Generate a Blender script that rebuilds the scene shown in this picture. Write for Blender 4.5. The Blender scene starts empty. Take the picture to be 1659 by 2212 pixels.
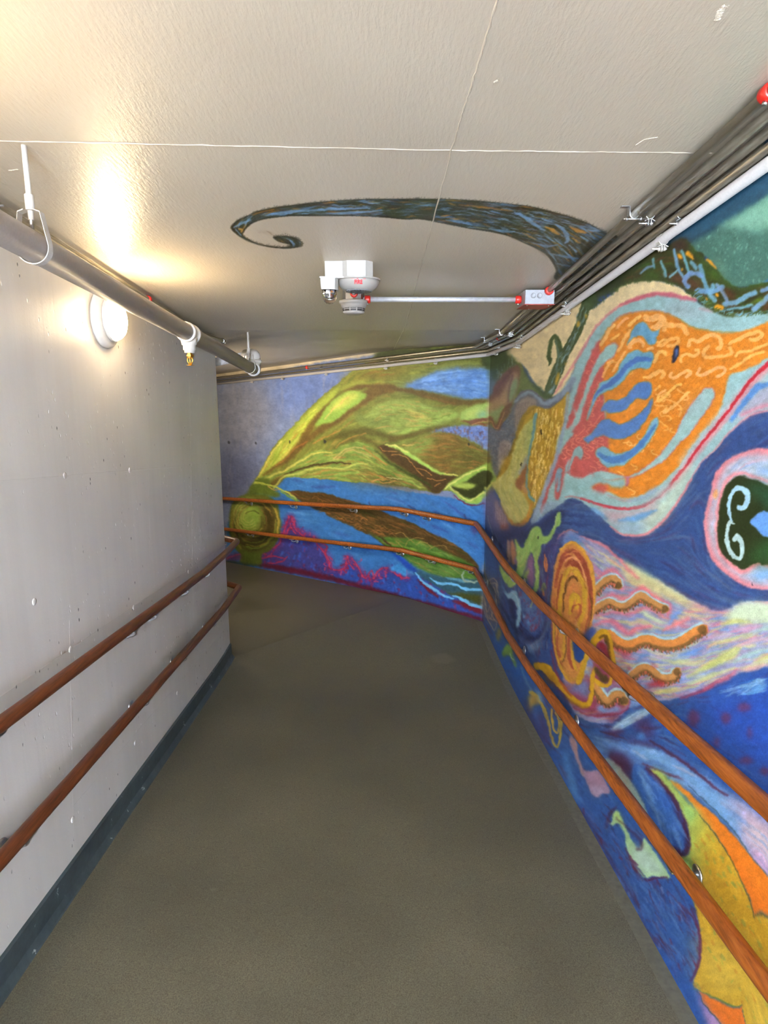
import math
import numpy as np
F=1330.0; W0,H0=1659.0,2212.0
PITCH=math.atan((1106-845)/F)
YAW=math.atan((829.5-817)/F*math.cos(PITCH))
CAMZ=1.63
C0=np.array([0,0,CAMZ])
_fw=np.array([math.sin(YAW)*math.cos(PITCH),math.cos(YAW)*math.cos(PITCH),-math.sin(PITCH)])
_rt=np.array([math.cos(YAW),-math.sin(YAW),0.0])
_up=np.cross(_rt,_fw)
def ray(x,y):
    return _fw+_rt*((x-W0/2)/F)+_up*((H0/2-y)/F)
def on_plane(x,y,p0,n):
    d=ray(x,y); n=np.asarray(n,float)
    return C0+d*(np.dot(np.asarray(p0,float)-C0,n)/np.dot(d,n))
def proj(P):
    P=np.asarray(P,float)-C0
    z=P@_fw
    return np.stack([W0/2+F*(P@_rt)/z, H0/2-F*(P@_up)/z],-1)
LAMP1,LAMP2,LAMP3=32.0,43.0,165.0
SKY=14.5
EXPO=1.86
# ---------------------------------------------------------------- mural paint
rng=np.random.default_rng(7)
CX0,CY0,CX1,CY1=430,360,1800,2420
CW,CH=CX1-CX0,CY1-CY0
FRM=dict(A=(440,700,2.37),B=(1000,600,2.517),C=(1000,1150,2.517),D=(1100,1600,2.968),E=(1000,150,2.517),G=(1020,740,5.027),
 H=(1180,640,6.381),I=(1180,880,6.381),J=(1400,640,6.405),K=(1400,880,5.027),L=(1160,1140,5.53),M=(1120,1380,5.53),
 N=(1360,1240,5.548),O=(1340,380,5.2),P=(500,900,5.184),Q=(780,900,5.184),R=(720,740,4.366),S=(760,1150,5.184),
 T=(480,420,3.77),U=(900,400,3.77),V=(980,1080,5.53),X=(0,0,1.0))
def new_canvas(col):
    c=np.empty((CH,CW,3),np.float32); c[:]=np.array(col,np.float32)/255; return c
CV=None
def pts(fr,s):
    ox,oy,k=FRM[fr]
    return np.array([[float(v) for v in p.split(',')] for p in s.split()])/k+[ox-CX0,oy-CY0]
def cr(P,closed,n=6):
    m=len(P)
    if m<3: return P
    if closed: idx=lambda i:P[i%m]; rngs=range(m)
    else: idx=lambda i:P[min(max(i,0),m-1)]; rngs=range(m-1)
    t=np.linspace(0,1,n,endpoint=False)[:,None]; out=[]
    for i in rngs:
        p0,p1,p2,p3=idx(i-1),idx(i),idx(i+1),idx(i+2)
        out.append(.5*((2*p1)+(-p0+p2)*t+(2*p0-5*p1+4*p2-p3)*t**2+(-p0+3*p1-3*p2+p3)*t**3))
    if not closed: out.append(P[-1:])
    return np.concatenate(out)
def gblur(a,s):
    r=int(max(1,round(s*2.5))); k=np.exp(-.5*(np.arange(-r,r+1)/s)**2); k/=k.sum()
    for ax in (0,1):
        p=np.pad(a,[(r,r) if i==ax else (0,0) for i in (0,1)],mode='edge'); o=np.zeros_like(a); n=a.shape[ax]
        for j,w in enumerate(k):
            o+=w*(p[j:j+n] if ax==0 else p[:,j:j+n])
        a=o
    return a
def polymask(P,soft):
    m=int(3*soft+3)
    x0=max(0,int(P[:,0].min())-m);x1=min(CW,int(P[:,0].max())+m+1);y0=max(0,int(P[:,1].min())-m);y1=min(CH,int(P[:,1].max())+m+1)
    if x1<=x0 or y1<=y0: return None
    xs=np.arange(x0,x1)+.5; msk=np.zeros((y1-y0,x1-x0),bool)
    Q=np.roll(P,-1,0)
    for (ax,ay),(bx,by) in zip(P,Q):
        if ay==by: continue
        if ay>by: ax,ay,bx,by=bx,by,ax,ay
        r0=max(y0,math.ceil(ay-.5)); r1=min(y1-1,math.ceil(by-.5)-1)
        if r1<r0: continue
        rr=np.arange(r0,r1+1)+.5
        xi=ax+(rr-ay)*(bx-ax)/(by-ay)
        msk[r0-y0:r1-y0+1]^=xs[None]>xi[:,None]
    a=gblur(msk.astype(np.float32),max(.7,soft))
    return a,(y0,y1,x0,x1)
def comp(a,box,col,alpha):
    y0,y1,x0,x1=box; c=np.array(col,np.float32)/255
    sub=CV[y0:y1,x0:x1]; a=(a*alpha)[...,None]
    sub+=(c-sub)*a
def f(fr,col,s,soft=.8,alpha=1,curve=True):
    P=pts(fr,s)
    if curve: P=cr(P,True)
    r=polymask(P,soft)
    if r: comp(r[0],r[1],col,alpha)
    return P
def linemask(P,Wd,soft):
    m=Wd.max()/2+3*soft+2
    x0=max(0,int(P[:,0].min()-m));x1=min(CW,int(P[:,0].max()+m)+1);y0=max(0,int(P[:,1].min()-m));y1=min(CH,int(P[:,1].max()+m)+1)
    if x1<=x0 or y1<=y0: return None
    sd=np.full((y1-y0,x1-x0),1e3,np.float32)
    for i in range(len(P)-1):
        a,b=P[i],P[i+1]; wa,wb=Wd[i]/2,Wd[i+1]/2; mm=max(wa,wb)+3*soft+2
        u0=max(x0,int(min(a[0],b[0])-mm));u1=min(x1,int(max(a[0],b[0])+mm)+1);v0=max(y0,int(min(a[1],b[1])-mm));v1=min(y1,int(max(a[1],b[1])+mm)+1)
        if u1<=u0 or v1<=v0: continue
        X=np.arange(u0,u1)[None]+.5;Y=np.arange(v0,v1)[:,None]+.5
        d=b-a; L2=max(d@d,1e-6); t=np.clip(((X-a[0])*d[0]+(Y-a[1])*d[1])/L2,0,1)
        D=np.hypot(X-a[0]-t*d[0],Y-a[1]-t*d[1])-(wa+(wb-wa)*t)
        sub=sd[v0-y0:v1-y0,u0-x0:u1-x0]; np.minimum(sub,D,out=sub)
    s=max(.7,soft)
    a=np.clip(.5-sd/(2.4*s),0,1); a=a*a*(3-2*a)
    return a,(y0,y1,x0,x1)
def lp(P,col,Wd,soft=.7,alpha=1):
    r=linemask(P,Wd,soft)
    if r: comp(r[0],r[1],col,alpha)
def l(fr,col,w,s,soft=.8,alpha=1,n=6):
    """w in frame pixels: a number or a list spread along the line"""
    P=pts(fr,s); k=FRM[fr][2]
    P=cr(P,False,n)
    w=np.atleast_1d(np.array(w,float))/k
    Wd=np.interp(np.linspace(0,1,len(P)),np.linspace(0,1,len(w)),w) if len(w)>1 else np.full(len(P),w[0])
    lp(P,col,Wd,soft,alpha); return P
def inside(P,q):
    x,y=q; Q=np.roll(P,-1,0)
    c=((P[:,1]>y)!=(Q[:,1]>y))&(x<(Q[:,0]-P[:,0])*(y-P[:,1])/(Q[:,1]-P[:,1]+1e-9)+P[:,0])
    return c.sum()%2==1
def st(P,guides,cols,n,length=40,w=3,alpha=.5,soft=1.2,wig=.12):
    """n brush strokes inside outline P following the nearest guide line"""
    gp=[];gd=[]
    for fr,s in guides:
        g=cr(pts(fr,s),False,5); d=np.diff(g,axis=0); gp.append((g[1:]+g[:-1])/2); gd.append(d/np.linalg.norm(d,axis=1)[:,None])
    gp=np.concatenate(gp);gd=np.concatenate(gd)
    lo,hi=P.min(0),P.max(0); k=0;tries=0
    while k<n and tries<n*20:
        tries+=1
        q=lo+(hi-lo)*rng.random(2)
        if not inside(P,q): continue
        k+=1; L=length*(.5+rng.random()); m=5; pp=[q]; ang=rng.normal(0,wig)
        for _ in range(m):
            dd=np.hypot(*(gp-pp[-1]).T); wgt=np.exp(-(dd-dd.min())/12); d=(gd*wgt[:,None]).sum(0); d/=np.linalg.norm(d)+1e-9
            c,s_=math.cos(ang),math.sin(ang); d=np.array([d[0]*c-d[1]*s_,d[0]*s_+d[1]*c])
            nx=pp[-1]+d*L/m
            if not inside(P,nx): break
            pp.append(nx)
        if len(pp)<3: continue
        pp=np.array(pp); ww=w*(.6+.8*rng.random())
        Wd=ww*np.sin(np.linspace(.25,2.9,len(pp)))
        c=np.array(cols[rng.integers(len(cols))],float)+rng.normal(0,7)
        lp(pp,np.clip(c,0,255),Wd,soft,alpha*(.6+.5*rng.random()))
def dots(P,cols,n,r=3,alpha=.6,soft=1.5,ax=(0,1)):
    lo,hi=P.min(0),P.max(0); k=0;tries=0
    while k<n and tries<n*20:
        tries+=1; q=lo+(hi-lo)*rng.random(2)
        if not inside(P,q): continue
        k+=1; a=np.array(ax,float)*r*(.5+rng.random()); a=a+rng.normal(0,r*.5,2)
        lp(np.array([q-a/2,q+a/2]),cols[rng.integers(len(cols))],np.full(2,r*(.5+rng.random())),soft,alpha)
def squig(P,ang,cols,n,size=12,w=3,alpha=.8):
    """small S-shaped curls"""
    lo,hi=P.min(0),P.max(0); k=0;tries=0; done=[]
    while k<n and tries<n*60:
        tries+=1; q=lo+(hi-lo)*rng.random(2)
        if not inside(P,q) or any(abs(q-e).sum()<size*.9 for e in done): continue
        sz=size*(.75+.5*rng.random()); a=math.radians(ang+rng.normal(0,9))
        S=np.array([[-.62,.32],[-.75,.02],[-.5,-.2],[0,0],[.5,.22],[.75,0],[.6,-.3]])*sz
        if rng.random()<.35: S=S[2:]
        c,s_=math.cos(a),math.sin(a); R=np.array([[c,-s_],[s_,c]])
        Z=S*[1,-1]@R.T+q
        if not all(inside(P,z) for z in Z[::2]): continue
        done.append(q);k+=1
        lp(cr(Z,False,4),cols[rng.integers(len(cols))],np.full(1,w)*np.ones(len(cr(Z,False,4))),.8,alpha)
def fbm(h,w,scale,seed,octv=3):
    r=np.random.default_rng(seed); o=np.zeros((h,w),np.float32); amp=1
    for i in range(octv):
        gh,gw=int(h/scale)+3,int(w/scale)+3; g=r.standard_normal((gh,gw)).astype(np.float32)
        yy=np.arange(h)/scale; xx=np.arange(w)/scale
        y0=yy.astype(int);x0=xx.astype(int); fy=(yy-y0)[:,None];fx=(xx-x0)[None]; fy=fy*fy*(3-2*fy);fx=fx*fx*(3-2*fx)
        o+=amp*((g[y0][:,x0]*(1-fx)+g[y0][:,x0+1]*fx)*(1-fy)+(g[y0+1][:,x0]*(1-fx)+g[y0+1][:,x0+1]*fx)*fy)
        amp*=.55; scale=max(1.5,scale/2)
    return o
def finish(c,amp=.75,grain=.016):
    dx=fbm(CH,CW,9,11,2)*amp; dy=fbm(CH,CW,9,12,2)*amp
    yy,xx=np.mgrid[0:CH,0:CW]
    X=np.clip(np.rint(xx+dx),0,CW-1).astype(int);Y=np.clip(np.rint(yy+dy),0,CH-1).astype(int)
    c=c[Y,X]
    c=c*(1+.035*fbm(CH,CW,11,13,3)[...,None])+grain*fbm(CH,CW,2.2,14,1)[...,None]
    return np.clip(c,0,1)
def paint_walls():
    global CV
    CV=new_canvas((46,78,142))
    NAV=[(38,58,118),(62,98,158),(82,114,160),(72,50,100),(48,78,140),(90,110,150)]
    # ------------------------------------------------ far wall: sky
    sky=f('X',(120,134,170),'440,760 1060,740 1060,1100 600,1060 480,1230 440,1240',1,curve=False)
    f('X',(96,118,176),'600,800 760,790 720,860 640,900 580,860',22,.8)
    f('X',(140,136,142),'470,830 560,830 590,900 540,980 480,960',18,.6)
    f('X',(92,98,130),'470,980 560,1000 540,1060 470,1090',18,.8)
    st(sky,[('X','500,800 495,900 500,1050'),('X','600,800 600,1000')],[(150,150,160),(100,115,160),(90,95,125),(130,140,170)],420,34,4,.35,2)
    f('X',(196,182,154),'440,690 846,690 838,752 800,768 700,782 440,814',1.5)
    # ------------------------------------------------ blue water
    blue=f('X',(56,114,180),'560,1052 590,1030 760,1036 860,1058 1062,1090 1062,1346 490,1216 492,1128 540,1080',1,curve=False)
    st(blue,[('X','590,1060 700,1080 850,1110 1000,1190'),('X','600,1140 700,1170 850,1220')],[(84,144,204),(44,94,166),(64,124,190),(48,92,140),(98,152,204),(60,70,140)],460,36,5,.4,2.5)
    # ------------------------------------------------ great leaf
    leaf=f('A',(120,126,56),'232,850 262,800 300,740 340,655 385,595 455,525 540,430 620,358 690,300 760,240 830,195 900,150 950,125 1100,115 1500,110 1600,170 1640,260 1600,420 1500,560 1500,760 1460,880 1240,850 1200,865 1100,848 1000,830 860,812 680,800 560,782 410,788 360,840 300,860')
    f('A',(56,66,26),'880,160 950,120 1500,100 1590,170 1500,230 1350,190 1150,175 1000,190 900,190',5)
    f('A',(124,112,42),'700,300 760,250 850,225 950,215 1060,220 1000,260 900,290 800,292',8)
    f('A',(150,156,62),'690,330 780,292 900,300 1010,322 1100,270 1200,222 1350,190 1450,186 1420,200 1250,225 1120,290 1020,340 900,330 780,318 700,345',5)
    st(leaf,[('A','260,800 380,600 540,430 760,240'),('A','480,640 640,450 900,330 1200,350'),('A','900,200 1200,180 1500,150'),('A','900,600 1100,560 1300,500')],
       [(160,170,70),(105,92,40),(140,150,62),(168,116,56),(92,106,40),(120,140,60)],700,34,4,.45,1.5)
    f('A',(160,174,66),'250,820 300,752 345,665 385,610 455,532 560,425 640,360 700,318 650,395 590,450 560,540 530,580 460,655 400,720 320,770',2.5)
    eb=f('A',(168,180,72),'290,770 345,680 390,615 470,540 560,440 600,420 545,530 470,630 390,710',3)
    st(eb,[('A','270,800 380,610 540,440 680,330')],[(205,205,95),(140,165,55),(190,200,80),(190,150,70)],140,34,3.5,.55,1.2)
    l('A',(222,205,100),[6,9,6],'268,800 310,735 350,655 400,600',1.2,.8)
    brn=(104,80,36)
    l('A',brn,[10,40,34,26,22,20],'310,770 430,690 500,610 560,510 640,420 720,355 800,322 900,322 1000,332',3.5,.9)
    l('A',brn,[20,50,60,50],'500,620 600,540 700,470 790,400 880,345 960,330',4,.9)
    f('A',(142,178,76),'570,520 600,470 640,410 700,360 760,343 833,360 800,402 740,440 680,490 620,512',2)
    f('A',(196,202,92),'640,440 700,375 760,352 800,365 740,410 680,440',4)
    l('A',(225,190,110),7,'620,485 660,440 700,405 740,375',1.5,.8)
    sw=f('A',(138,156,76),'776,475 830,462 880,420 950,390 1050,388 1200,428 1285,440 1312,470 1240,510 1100,545 1000,575 880,552 820,522 790,500',3)
    l('A',(112,128,62),[40,30],'800,480 850,500 920,500 960,470',6,.7)
    l('A',(158,186,88),[8,26,34,16],'1000,560 1100,530 1200,490 1290,465',4,.9)
    l('A',(200,188,96),[6,20,30,16],'1000,440 1060,445 1110,470 1160,490',4,.7)
    l('A',(200,180,96),[24,20,10],'1110,470 1080,490 1040,515',4,.6)
    st(sw,[('A','800,480 950,430 1100,470 1290,470'),('A','900,550 1100,520 1280,480')],[(165,180,90),(110,120,55),(190,150,80),(150,175,80)],90,28,3,.5,1.2)
    l('A',(86,84,32),[16,40,44,36,30],'620,600 720,565 830,548 900,562 980,592',6,.9)
    l('A',(98,86,36),[30,30,26,18],'960,590 1060,572 1150,545 1250,525',4,.85)
    l('A',(188,126,62),5,'560,610 640,570 700,545',1.2,.7); l('A',(190,130,70),5,'700,610 760,585 830,560',1.2,.7)
    # blue lens
    lens='600,432 700,392 800,342 900,300 1000,262 1150,238 1300,238 1470,250 1560,330 1540,440 1470,515 1400,532 1250,538 1150,512 1000,482 850,455 700,442'
    f('R',(86,108,128),lens,7); P=f('R',(90,138,206),'680,418 800,352 900,310 1000,275 1150,252 1300,255 1462,262 1464,505 1400,520 1250,525 1150,500 1000,470 850,446',3.5)
    st(P,[('R','700,420 1000,300 1300,260 1460,300'),('R','800,430 1100,450 1400,500')],[(120,165,225),(70,112,175),(110,150,200),(140,180,225)],130,26,4,.5,1.6)
    f('R',(100,125,140),'1466,262 1540,300 1545,420 1468,505',4,.9,False)
    l('R',(98,80,36),[26,56,70,66,40],'560,432 800,474 1000,528 1200,566 1420,560',4,.95)
    l('R',(150,100,50),10,'850,500 1000,545 1150,575',3,.5)
    # little light-green tongue and brown folds by the corner
    f('R',(152,186,96),'1195,725 1225,655 1330,603 1450,572 1560,590 1620,630 1520,690 1400,722 1300,735',3)
    f('R',(196,204,110),'1210,715 1250,660 1380,610 1420,650 1320,700',6,.8); f('R',(125,175,165),'1360,670 1440,650 1450,690 1380,710',5,.8)
    # blue wedge
    P=f('Q',(112,134,198),'765,182 900,132 1050,110 1200,106 1400,112 1440,250 1430,390 1330,330 1220,270 1120,225 1000,190 880,170',2.5)
    dots(P,[(130,90,70),(80,100,160),(140,165,220),(100,80,90)],90,3,.55,1)
    l('Q',(122,82,48),[10,26,34,24],'1120,50 1250,66 1380,92 1440,70',2)
    l('Q',(108,50,48),[6,22,14],'1260,55 1350,45 1420,22',2,.9)
    # lower green leaf
    low=f('P',(118,142,66),'240,760 330,680 600,600 700,520 800,450 900,392 1010,370 1130,380 1250,312 1400,280 1500,298 1600,366 1700,470 1800,560 2010,680 2235,800 2050,792 1900,770 1659,742 1400,735 1200,720 900,690 640,680 560,722 480,800 380,790')
    f('P',(112,86,38),'1290,700 1380,630 1560,590 1700,600 1850,680 1990,790 1700,740 1500,730',14,.9)
    f('P',(74,70,26),'1640,740 1720,640 1850,680 2100,760 2220,800 2050,800 1900,775',8,.95)
    st(low,[('P','290,740 600,600 900,420 1130,400 1400,310 1659,480'),('P','500,780 700,640 1000,590 1330,560 1659,650')],
       [(150,180,84),(188,186,92),(96,128,52),(180,120,64),(130,160,72)],330,32,3.2,.5,1.2)
    l('P',(70,56,24),[10,22,26,24,14],'590,648 700,610 830,570 950,540 1080,522 1200,518 1335,526',1.6)
    f('P',(98,82,32),'330,775 470,705 600,640 560,722 480,800 400,792',3)
    l('P',(206,196,98),[10,24,26,22,14],'285,742 450,662 600,600 760,502 900,425 1010,402 1120,410',2,.9)
    l('P',(196,198,100),[16,18,16,20,14],'470,800 530,730 590,668 720,642 870,592 1000,572 1130,576 1250,586 1330,556 1400,524 1520,532',2,.9)
    l('P',(210,178,112),[16,14,12],'1150,470 1220,405 1300,358 1410,340 1480,360',1.6,.8); l('P',(204,170,108),[14,12],'1180,480 1260,410 1330,372 1440,400 1560,440',1.6,.7)
    l('P',(196,128,66),[14,20,16],'1480,340 1580,430 1680,500 1740,540',2,.7)
    l('P',(188,130,70),10,'1575,735 1640,700 1720,710',1.2); l('Q',(196,140,80),9,'120,722 190,708 260,742 380,720',1.2); l('Q',(220,205,150),5,'285,678 370,690 450,700',1)
    # olive ground above lower leaf
    l('P',(92,86,34),[20,40,46,40],'1150,350 1300,270 1450,240 1600,300 1720,420',5,.9)
    l('P',(196,140,72),[6,8,6],'1170,345 1240,275 1330,240 1420,205',1.2,.8); l('P',(186,112,56),[8,10],'500,545 600,480 720,350 850,280',2,.7)
    # dark wedge with orange scratches
    f('Q',(76,56,27),'190,345 260,312 350,330 450,388 600,488 800,588 950,648 1075,668 985,745 930,805 870,856 800,850 700,775 560,640 400,540 280,450',2)
    l('Q',(56,70,24),[8,30,30,14],'160,380 300,500 480,610 690,720 790,795',3,.9)
    for s in ('210,345 260,385 330,388 400,392','345,430 480,440 560,520 630,600 695,662','630,580 720,610 790,662','740,690 850,712 950,700','830,780 890,745'):
        l('Q',(200,138,76),8,s,1.1,.9)
    # right leaf
    rl=f('Q',(118,98,42),'290,322 420,318 590,270 700,205 880,180 1050,200 1180,260 1320,340 1420,398 1465,480 1400,522 1250,590 1100,662 1000,652 900,632 760,560 600,470 450,372',2)
    f('Q',(140,166,78),'380,330 590,290 700,222 820,215 790,300 700,400 690,470 560,420',9,.95)
    f('Q',(80,88,34),'1100,250 1300,350 1450,470 1250,580 1050,640 1150,500 1200,400',14,.7)
    st(rl,[('Q','400,330 700,250 1000,210 1400,420'),('Q','600,450 900,480 1200,470 1400,480')],[(150,110,56),(96,100,44),(178,118,62),(130,130,60)],120,26,3,.5,1.2)
    l('Q',(168,204,98),[10,34,40,36,26,12],'275,320 400,342 520,412 660,502 800,590 930,645 1070,662',2.2)
    l('Q',(222,212,120),[8,18,14,10],'275,316 380,326 440,360 520,405',1.6); l('Q',(222,205,110),[8,16,8],'930,640 1000,655 1075,660',1.4)
    l('Q',(216,186,100),[14,8],'470,322 590,312',1.6,.9)
    # little leaf with dark heart
    f('Q',(148,182,80),'915,822 985,752 1100,682 1220,612 1340,560 1420,516 1465,555 1520,690 1480,750 1410,850 1350,950 1250,985 1150,952 1060,872 985,805',1.6)
    f('Q',(50,54,18),'1010,792 1090,760 1200,712 1260,660 1395,605 1470,645 1462,722 1380,822 1280,902 1200,912 1110,872',1.6)
    f('Q',(166,184,84),'1030,772 1140,735 1285,765 1200,818 1110,802',2); l('Q',(222,214,120),[16,14],'940,800 1090,705 1180,650 1390,560',1.6,.9)
    l('Q',(220,212,120),[12,20,14],'1000,790 1110,880 1200,940 1290,905 1380,840 1470,740',1.8,.9)
    l('Q',(120,36,52),[6,14,8],'1040,880 1150,962 1250,998 1380,968',1.4)
    # dark fallen leaf under the upper rail
    fl=f('P',(80,58,26),'590,842 760,832 900,845 1050,862 1200,902 1350,946 1500,990 1640,1040 1860,1130 2020,1190 2200,1285 2400,1375 2560,1470 2670,1560 2770,1680 2720,1720 2400,1560 2200,1500 1950,1480 1800,1520 1659,1400 1560,1330 1450,1290 1350,1232 1200,1162 1100,1120 1000,1060 880,1000 760,940 680,890',1.4)
    st(fl,[('P','650,860 1000,960 1500,1150 2000,1330 2600,1600')],[(110,78,36),(60,48,18),(150,98,50),(88,70,28),(60,66,22)],240,34,3,.5,1.2)
    for k in range(60):
        q='%d,%d'; x=900+rng.random()*900; y=900+(x-900)*.42+rng.random()*150
        l('P',(176,118,62),6,'%d,%d %d,%d %d,%d'%(x,y,x+30,y-25*rng.random(),x+70,y+20*rng.random()),1,.6)
    gl=f('S',(78,114,40),'180,-10 270,40 400,52 560,62 700,70 900,150 1100,235 1290,325 1390,400 1450,530 1230,525 1050,510 860,458 700,375 560,275 440,190 340,118',2)
    f('S',(110,142,76),'700,300 850,340 1050,380 1200,430 1150,490 950,470 800,420',14,.9)
    st(gl,[('S','300,60 700,180 1100,330 1400,500')],[(112,150,60),(58,92,30),(150,130,70),(96,136,70)],150,28,3,.5,1.2)
    l('S',(72,52,22),[40,34,10],'560,30 800,60 1050,150 1300,310',4,.9)
    l('S',(60,42,20),[8,18,20,10],'300,40 350,70 390,110 440,150',1.6)
    for s in ('500,20 560,5 620,60 690,110','600,150 640,90 720,60 800,72','720,140 790,110 850,125 900,175','860,190 950,155 1020,150 1070,185','495,95 560,160 580,190'):
        l('S',(172,138,78),8,s,1,.8)
    l('S',(150,186,80),[20,26,8],'600,175 700,200 740,230 880,262',2.5,.9)
    f('S',(46,84,100),'690,440 850,458 1050,508 1240,530 1430,530 1470,640 1460,705 1200,672 1000,662 880,602 770,510',3)
    f('S',(28,68,168),'430,200 540,262 700,390 720,450 640,420 540,330',3)
    f('S',(66,68,22),'990,662 1200,672 1460,705 1460,810 1300,765 1150,712',3)
    LB=(112,182,226)
    l('S',LB,[10,30,26,34,26],'870,510 950,562 1010,582 1100,574 1180,594 1260,632 1350,640 1465,642',1.4)
    l('S',(92,146,168),[8,26,30,20],'1060,505 1160,530 1250,545 1300,540',1.8); l('S',(150,166,150),[16,20,24,18],'1255,440 1238,500 1270,545 1350,556 1430,548',1.6)
    l('S',(112,22,38),[8,40,20],'740,520 850,610 960,705',3); f('S',(112,22,36),'1110,750 1250,770 1380,830 1460,850 1460,905 1380,870 1250,820',2)
    l('S',LB,[8,28,34,20],'712,452 800,552 900,622 1000,690 1135,742',1.4); l('S',LB,[14,28,34,34],'1135,708 1230,745 1330,802 1462,842',1.4)
    # ------------------------------------------------ purple ground with red flames
    fm=f('A',(44,76,156),'285,1240 290,1190 320,1160 380,1132 408,1062 428,1000 448,985 480,1060 560,1090 600,1160 640,1205 650,1262 715,1252 735,1192 760,1200 800,1262 830,1300 850,1268 872,1302 900,1262 945,1250 990,1272 1040,1298 1095,1285 1200,1350 1420,1480 1425,1520 640,1310',1.4,1,False)
    f('A',(66,60,126),'288,1230 300,1180 380,1140 430,1010 470,1050 560,1095 620,1200 640,1290 500,1280',5,.85)
    dots(fm,[(150,34,80),(96,40,96),(60,110,200),(48,90,190)],170,4,.6,1.5)
    CR=(190,36,78)
    l('A',(140,40,100),34,'290,1185 385,1130 428,1010 448,990 480,1062 560,1092 640,1200 650,1255 720,1250 735,1195 800,1262 835,1300 872,1304 945,1255 1040,1298',6,.5,4)
    for s in ('290,1180 330,1155 385,1130 410,1060 430,1000 445,985 462,1020 478,1062 520,1090','415,1090 440,1040 470,1075','560,1092 600,1150 640,1200 646,1245 680,1260 720,1250 735,1190 745,1225 770,1255','600,1120 630,1140 622,1180 640,1220','760,1200 780,1225 800,1262 812,1290 835,1300 850,1268 862,1262 872,1304','870,1304 890,1268 915,1252 945,1248','960,1262 1000,1290 1050,1300','300,1200 350,1190 420,1200','330,1225 400,1215 430,1190'):
        l('A',(168,34,68),[5,9,5],s,1.6,.85,4); l('A',(214,76,106),3,s,1,.6,4)
    fp=cr(pts('A','290,1185 385,1130 428,1010 448,990 480,1062 560,1092 640,1200 650,1255 720,1250 735,1195 800,1262 835,1300 872,1304 945,1255 1040,1298'),False,6)
    for k in range(120):
        q=fp[rng.integers(len(fp))]+rng.normal(0,6,2)+[0,4]; d=rng.normal(0,1,2)*[3,7]
        lp(cr(np.array([q,q+d*.5+rng.normal(0,2,2),q+d]),False,4),[(176,36,70),(140,30,70),(204,60,92),(70,50,130)][rng.integers(4)],np.full(9,2.2),1,.75)
    l('A',(90,20,38),[14,30,26,22,26,20],'280,1232 420,1255 640,1300 900,1370 1150,1440 1430,1512',4,.95)
    f('A',(62,140,206),'955,1250 1000,1230 1040,1260 1038,1290 1000,1275 970,1265',2)
    l('S',(112,22,38),[8,40,20],'740,530 850,625 960,722',3); f('S',(112,22,36),'1110,762 1250,785 1380,850 1470,880 1470,925 1380,890 1250,835',2)
    l('S',LB,[8,28,34,20],'712,452 800,552 900,622 1000,690 1135,742',1.4); l('S',LB,[14,28,34,34],'1135,708 1230,745 1330,802 1462,842',1.4)
    # ------------------------------------------------ green ball
    f('A',(84,98,34),'258,868 330,880 378,930 394,1010 388,1090 350,1150 300,1180 290,1232 190,1222 186,1180 150,1130 132,1060 132,980 150,915 200,875',1.6)
    f('A',(112,104,42),'150,970 200,890 330,890 372,960 382,1040 350,1120 280,1150 200,1140 150,1080',5)
    f('A',(72,58,22),'296,920 345,930 362,1010 352,1095 300,1142 230,1150 170,1115 160,1075 230,1110 290,1080 312,1010',6)
    f('A',(56,48,18),'165,1085 230,1112 330,1075 350,1090 300,1142 220,1150',5,.9)
    f('A',(146,176,70),'152,985 172,925 215,893 262,905 290,960 285,1030 240,1068 185,1050',6)
    f('A',(178,196,84),'168,970 195,915 235,905 250,940 215,985 185,1000',7,.8)
    bp=pts('A','132,980 150,915 200,875 258,868 330,880 378,930 394,1010 388,1090 350,1150 300,1180 200,1170 150,1130')
    for i in range(34):
        r=.3+.7*rng.random(); a0=rng.random()*6.28; a=np.linspace(a0,a0+1.1+rng.random(),7)
        cx,cy=(240+20*r,1000+25*r); q=np.stack([cx+128*r*np.cos(a),cy+140*r*np.sin(a)],1)
        c=[(176,160,64),(120,140,48),(150,110,56),(70,70,24)][rng.integers(4)]
        lp(q/2.37+[440-CX0,700-CY0],c,np.full(7,2.2),1.2,.6)
    for r in (.3,.45,.6,.75,.9):
        a=np.linspace(.2+r,3.9+r,9); q=np.stack([228+85*r*np.cos(a),985+100*r*np.sin(a)],1); lp(q/2.37+[440-CX0,700-CY0],(196,196,100),np.full(9,2),1.2,.7)
    l('A',(190,164,66),[6,14,8],'366,945 384,1010 378,1075',2,.8); l('A',(150,140,52),[6,12,8],'150,930 140,1000 150,1080 190,1150',2,.7)
    f('A',(92,110,38),'225,872 240,835 275,795 330,790 350,835 392,872 385,885 330,880 280,872',2.5)
    l('A',(178,186,78),[10,10,6],'262,812 300,818 350,826 400,848 440,868 472,896',1.4,.95); l('A',(120,150,52),10,'400,858 440,884 480,905',1.5,.8)
    l('A',(190,150,80),[6,6],'330,830 350,845 390,850',1.2,.8)
    f('A',(120,60,110),'115,1190 150,1170 190,1180 180,1210 120,1208',3,.8); l('A',(190,70,110),6,'120,1200 150,1185 190,1178',1.2,.8)
    l('A',(52,60,36),[16,10],'118,1216 200,1228 290,1240',3,.8)
    for x,y in ((131,608),(268,608),(620,600),(1356,615),(440,603)): l('A',(36,40,46),11,'%d,%d %d,%d'%(x,y-2,x,y+3),1,.9)
    for s in ('Q:1165,1105 1175,1140','Q:90,965 96,975','Q:530,1000 600,1025'):
        a,b=s.split(':'); l(a,(40,50,90),16,b,2,.8)
    f('Q',(84,64,120),'1235,1250 1290,1240 1310,1280 1260,1310',3,.8)
    # ------------------------------------------------ right wall: navy sea
    sea=f('X',(50,78,138),'1047,1080 1150,1090 1300,1000 1500,900 1800,700 1800,1400 1560,1330 1240,1330 1050,1345',1,curve=False)
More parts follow.
